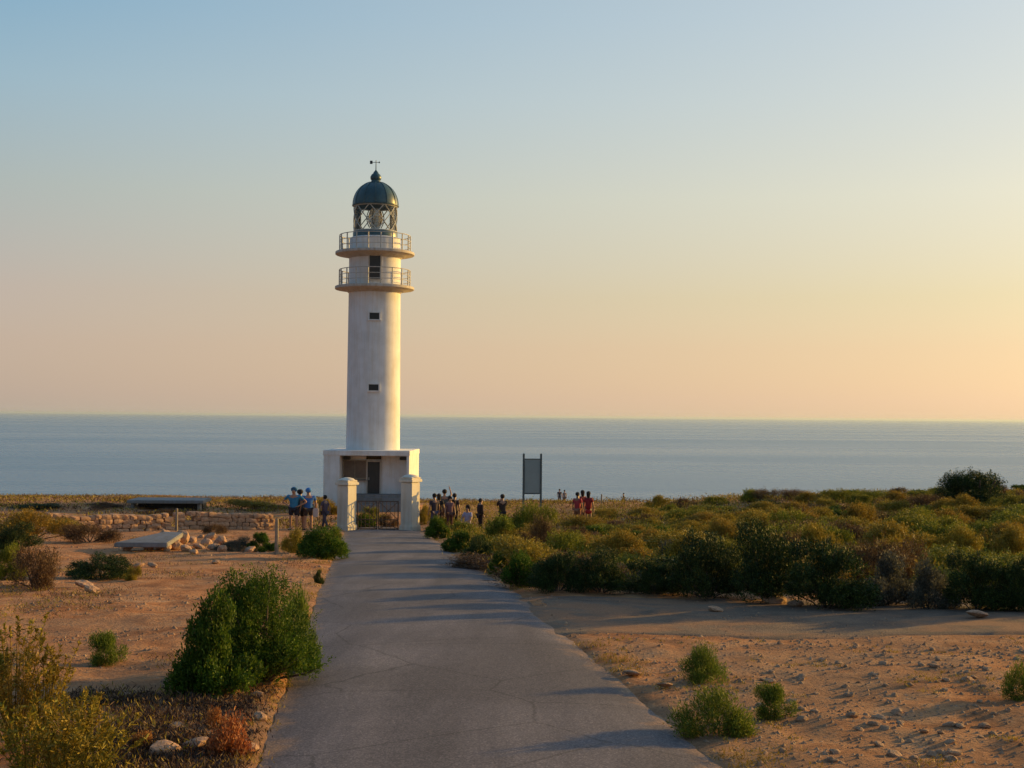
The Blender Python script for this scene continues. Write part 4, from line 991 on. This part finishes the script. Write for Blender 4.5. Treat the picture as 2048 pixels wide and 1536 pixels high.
# tall yellow weeds, lower left corner
def weed(px, py, h, label, ns=16, spread=.35, seed=0):
    g = random.Random(seed); p = G(px, py); r = empty('weed', (p.x, p.y, gh(p.x, p.y)), 0); tag(r, label, 'plant')
    st = MB(); P = []; A = []; HP = []; HA = []
    for i in range(ns):
        a = g.uniform(0, 6.28); l = g.uniform(.05, spread); hh = h * g.uniform(.6, 1.08)
        pts = [Vector((math.cos(a) * l * t ** 1.6 + .03 * math.cos(a) + g.uniform(-.008, .008), math.sin(a) * l * t ** 1.6 + .03 * math.sin(a) + g.uniform(-.008, .008), hh * t)) for t in (0, .25, .5, .75, 1)]
        st.tube(pts, [.0045, .004, .0034, .0028, .0015], 4)
        for q in range(26):
            t = g.uniform(.12, 1); j = min(3, int(t * 4)); b0 = pts[j].lerp(pts[j + 1], t * 4 - j); d = Vector((g.gauss(0, 1), g.gauss(0, 1), g.uniform(.1, 1.4))).normalized()
            P.append(b0 + d * .024); A.append(d)
        for q in range(26):
            d = Vector((g.gauss(0, 1), g.gauss(0, 1), g.uniform(.2, 1.6))).normalized(); HP.append(pts[4] - (pts[4] - pts[3]).normalized() * g.uniform(0, .10) + d * .012); HA.append(d)
    st.build('stems', M['f_yellow'], r)
    link('leaves', leaf_mesh('leaves', np.array(P), np.array(A), .055, .012, M['f_olive'] if seed % 3 == 0 else M['f_yellow'], seed), r)
    tag(link('seed_heads', leaf_mesh('seed_heads', np.array(HP), np.array(HA), .034, .013, M['f_yellow'], seed + 9), r), kind='stuff')
for i, (px, py, h_, ns, spd, lb) in enumerate((
    (28, 1500, .92, 40, .30, 'tallest yellow weed clump, at the left frame edge'), (84, 1500, .74, 34, .26, 'tall yellow weed right beside the tallest clump'),
    (8, 1420, .50, 26, .25, 'yellow-green weed behind the tallest clump at the frame edge'), (150, 1545, .50, 24, .26, 'lower olive weed right of the two tall yellow ones'),
    (190, 1580, .48, 22, .3, 'olive weed at the bottom frame edge, right of the others'), (60, 1590, .55, 28, .3, 'yellow weed at the bottom left corner'), (166, 1470, .30, 14, .14, 'thin dry weed standing apart from the tall yellow clump'),
    (120, 1600, .50, 24, .3, 'yellow-olive weed at the bottom frame edge between the corner and the olive one'))):
    weed(px, py, h_, lb, ns, spd, 40 + i)
# ------------------------------------------------------------------ gravel and ground cover (uncountable)
g = np.random.default_rng(11)
def scatter(n, fx, keep):
    out = []
    while len(out) < n:
        px, py = fx()
        p = G(px, py, 60)
        if keep(p): out.append(p)
    return out
def pebbles(name, n, ylo, yhi, size, seed, keep):
    rg = random.Random(seed); V = []; Fc = []
    base = [(1, 0, 0), (.3, .95, 0), (-.8, .6, 0), (-.8, -.6, 0), (.3, -.95, 0), (.15, .1, .75)]
    k_ = 0
    while k_ < n:
        u = rg.random(); Y = ylo * (yhi / ylo) ** u; X = rg.uniform(-.46, .46) * Y * 1.15
        if not keep(X, Y): continue
        k_ += 1
        z = gh(X, Y); s_ = size * rg.uniform(.4, 1.5) ** 1.5 * (Y / 10) ** .35; a = rg.uniform(0, 6.28); ca, sa = math.cos(a), math.sin(a); o = len(V)
        for (x, y, q) in base:
            j = rg.uniform(.75, 1.25); x *= j * s_; y *= j * s_ * .8
            V.append((X + x * ca - y * sa, Y + x * sa + y * ca, z - .004 + q * s_ * j))
        Fc += [(o, o + 1, o + 5), (o + 1, o + 2, o + 5), (o + 2, o + 3, o + 5), (o + 3, o + 4, o + 5), (o + 4, o, o + 5)]
    me = bpy.data.meshes.new(name); me.from_pydata(V, [], Fc); me.materials.append(M['tan_stone'])
    tag(link(name, me), kind='stuff')
off = lambda X, Y: abs(X - cx(Y)) > hw(Y) + .05
pebbles('gravel', 5500, 6.5, 17, .017, 1, lambda X, Y: off(X, Y) and n2(X, Y, .6, 12) > (-.25 if X > 0 else .12))
pebbles('gravel', 5000, 12, 55, .020, 2, lambda X, Y: off(X, Y) and n2(X, Y, .35, 15) > .05 and not (X - cx(Y) > 4 and Y > 24))
# low dry herbs and grass
def herbs(name, n, fn, leaf, wid, matl, seed, hmax, per=22, sprd=.10):
    rg = random.Random(seed); P = []; A = []; k_ = 0
    while k_ < n:
        r_ = fn(rg)
        if not r_: continue
        X, Y, s_ = r_; k_ += 1; z = gh(X, Y)
        for q in range(per):
            d = Vector((rg.gauss(0, .7), rg.gauss(0, .7), rg.uniform(.5, 1.3))).normalized()
            P.append((X + rg.gauss(0, sprd * s_), Y + rg.gauss(0, sprd * s_), z + rg.uniform(.0, hmax) * s_)); A.append(d)
    tag(link(name, leaf_mesh(name, np.array(P), np.array(A), leaf, wid, M[matl], seed)), kind='stuff')
def fR(rg):
    Y = 23 + 55 * rg.random() ** 1.2; X = rg.uniform(cx(Y) + hw(Y) + .6, .47 * Y + 3)
    return (X, Y, rg.uniform(.8, 1.7)) if n2(X, Y, .3, 22) > -.45 else None
herbs('undergrowth', 4200, fR, .11, .022, 'f_yellow', 5, .30, 24, .26)
herbs('undergrowth', 2600, fR, .10, .022, 'f_olive', 6, .30, 24, .26)
def fP(rg):
    Y = 61 + 85 * rg.random() ** 1.3; X = rg.uniform(-.46 * Y, .46 * Y)
    if -.135 * Y < X < -.05 * Y and Y < 92: return None
    return (X, Y, rg.uniform(.8, 2.0)) if n2(X, Y, .12, 52) + .5 * n2(X, Y, .5, 55) > -.18 else None
herbs('undergrowth', 3400, fP, .16, .045, 'f_brown', 15, .14, 20, .40)
herbs('undergrowth', 2400, fP, .16, .045, 'f_yellow', 16, .15, 20, .40)
def fV(rg):
    Y = 6.5 * (60 / 6.5) ** rg.random(); s_ = rg.choice((-1, 1)); X = cx(Y) + s_ * (hw(Y) + abs(rg.gauss(.12, .25)))
    if s_ > 0 and 16 < Y < 22: return None
    return (X, Y, rg.uniform(.3, .8)) if n2(X, Y, 1.1, 30) > -.05 else None
herbs('dry_grass', 700, fV, .05, .006, 'f_yellow', 7, .07, 18, .10)
def fL(rg):
    Y = 8 * (75 / 8) ** rg.random(); X = rg.uniform(-.46 * Y - 1, cx(Y) - hw(Y) - .5)
    return (X, Y, rg.uniform(.5, 1.2)) if n2(X, Y, .5, 33) > .12 else None
herbs('dry_grass', 900, fL, .06, .009, 'f_brown', 8, .10, 18, .16)
herbs('dry_grass', 500, fL, .06, .009, 'f_yellow', 9, .10, 18, .16)
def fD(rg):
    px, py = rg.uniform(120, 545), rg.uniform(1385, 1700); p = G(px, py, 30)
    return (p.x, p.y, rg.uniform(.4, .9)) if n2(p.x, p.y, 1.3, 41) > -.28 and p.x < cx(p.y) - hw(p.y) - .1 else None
herbs('undergrowth', 900, fD, .05, .010, 'f_shade_litter', 12, .07, 26, .11)  # dark brown litter put in to darken the shaded left foreground
def fS(rg):
    Y = 7 * (16.5 / 7) ** rg.random(); X = rg.uniform(cx(Y) + hw(Y) + .2, .46 * Y + 1)
    return (X, Y, rg.uniform(.25, .6)) if n2(X, Y, .8, 35) > .15 else None
herbs('dry_grass', 420, fS, .04, .006, 'f_yellow', 10, .06, 14, .08)
# ------------------------------------------------------------------ juniper on the skyline
def juniper(px, Y, w, h, label, seed):
    X = at(px, 1000, Y).x; z = gh(X, Y); r = empty('juniper_tree', (X, Y, z)); tag(r, label, 'tree')
    g = random.Random(seed); tk = MB()
    for i in range(7):
        a = i / 7 * 6.28; c, s = math.cos(a), math.sin(a); l = w * g.uniform(.22, .38)
        tk.tube([(0, 0, -.2), (c * .1, s * .1, .35), (c * l * .6, s * l * .6, h * .5), (c * l, s * l, h * .75)], [.13, .10, .06, .03], 7)
    tk.build('trunk', M['bark'], r)
    me, _ = bush_mesh('crown', w, h, 42000, .075, .03, M['f_dark'], seed, .25, 26); link('crown', me, r, (0, 0, .12))
juniper(1955, 56, 3.8, 1.9, 'dark domed juniper tree rising above the scrub on the right skyline', 3)
juniper(2078, 54, 1.9, 1.25, 'smaller dark juniper at the right frame edge behind the domed one', 8)
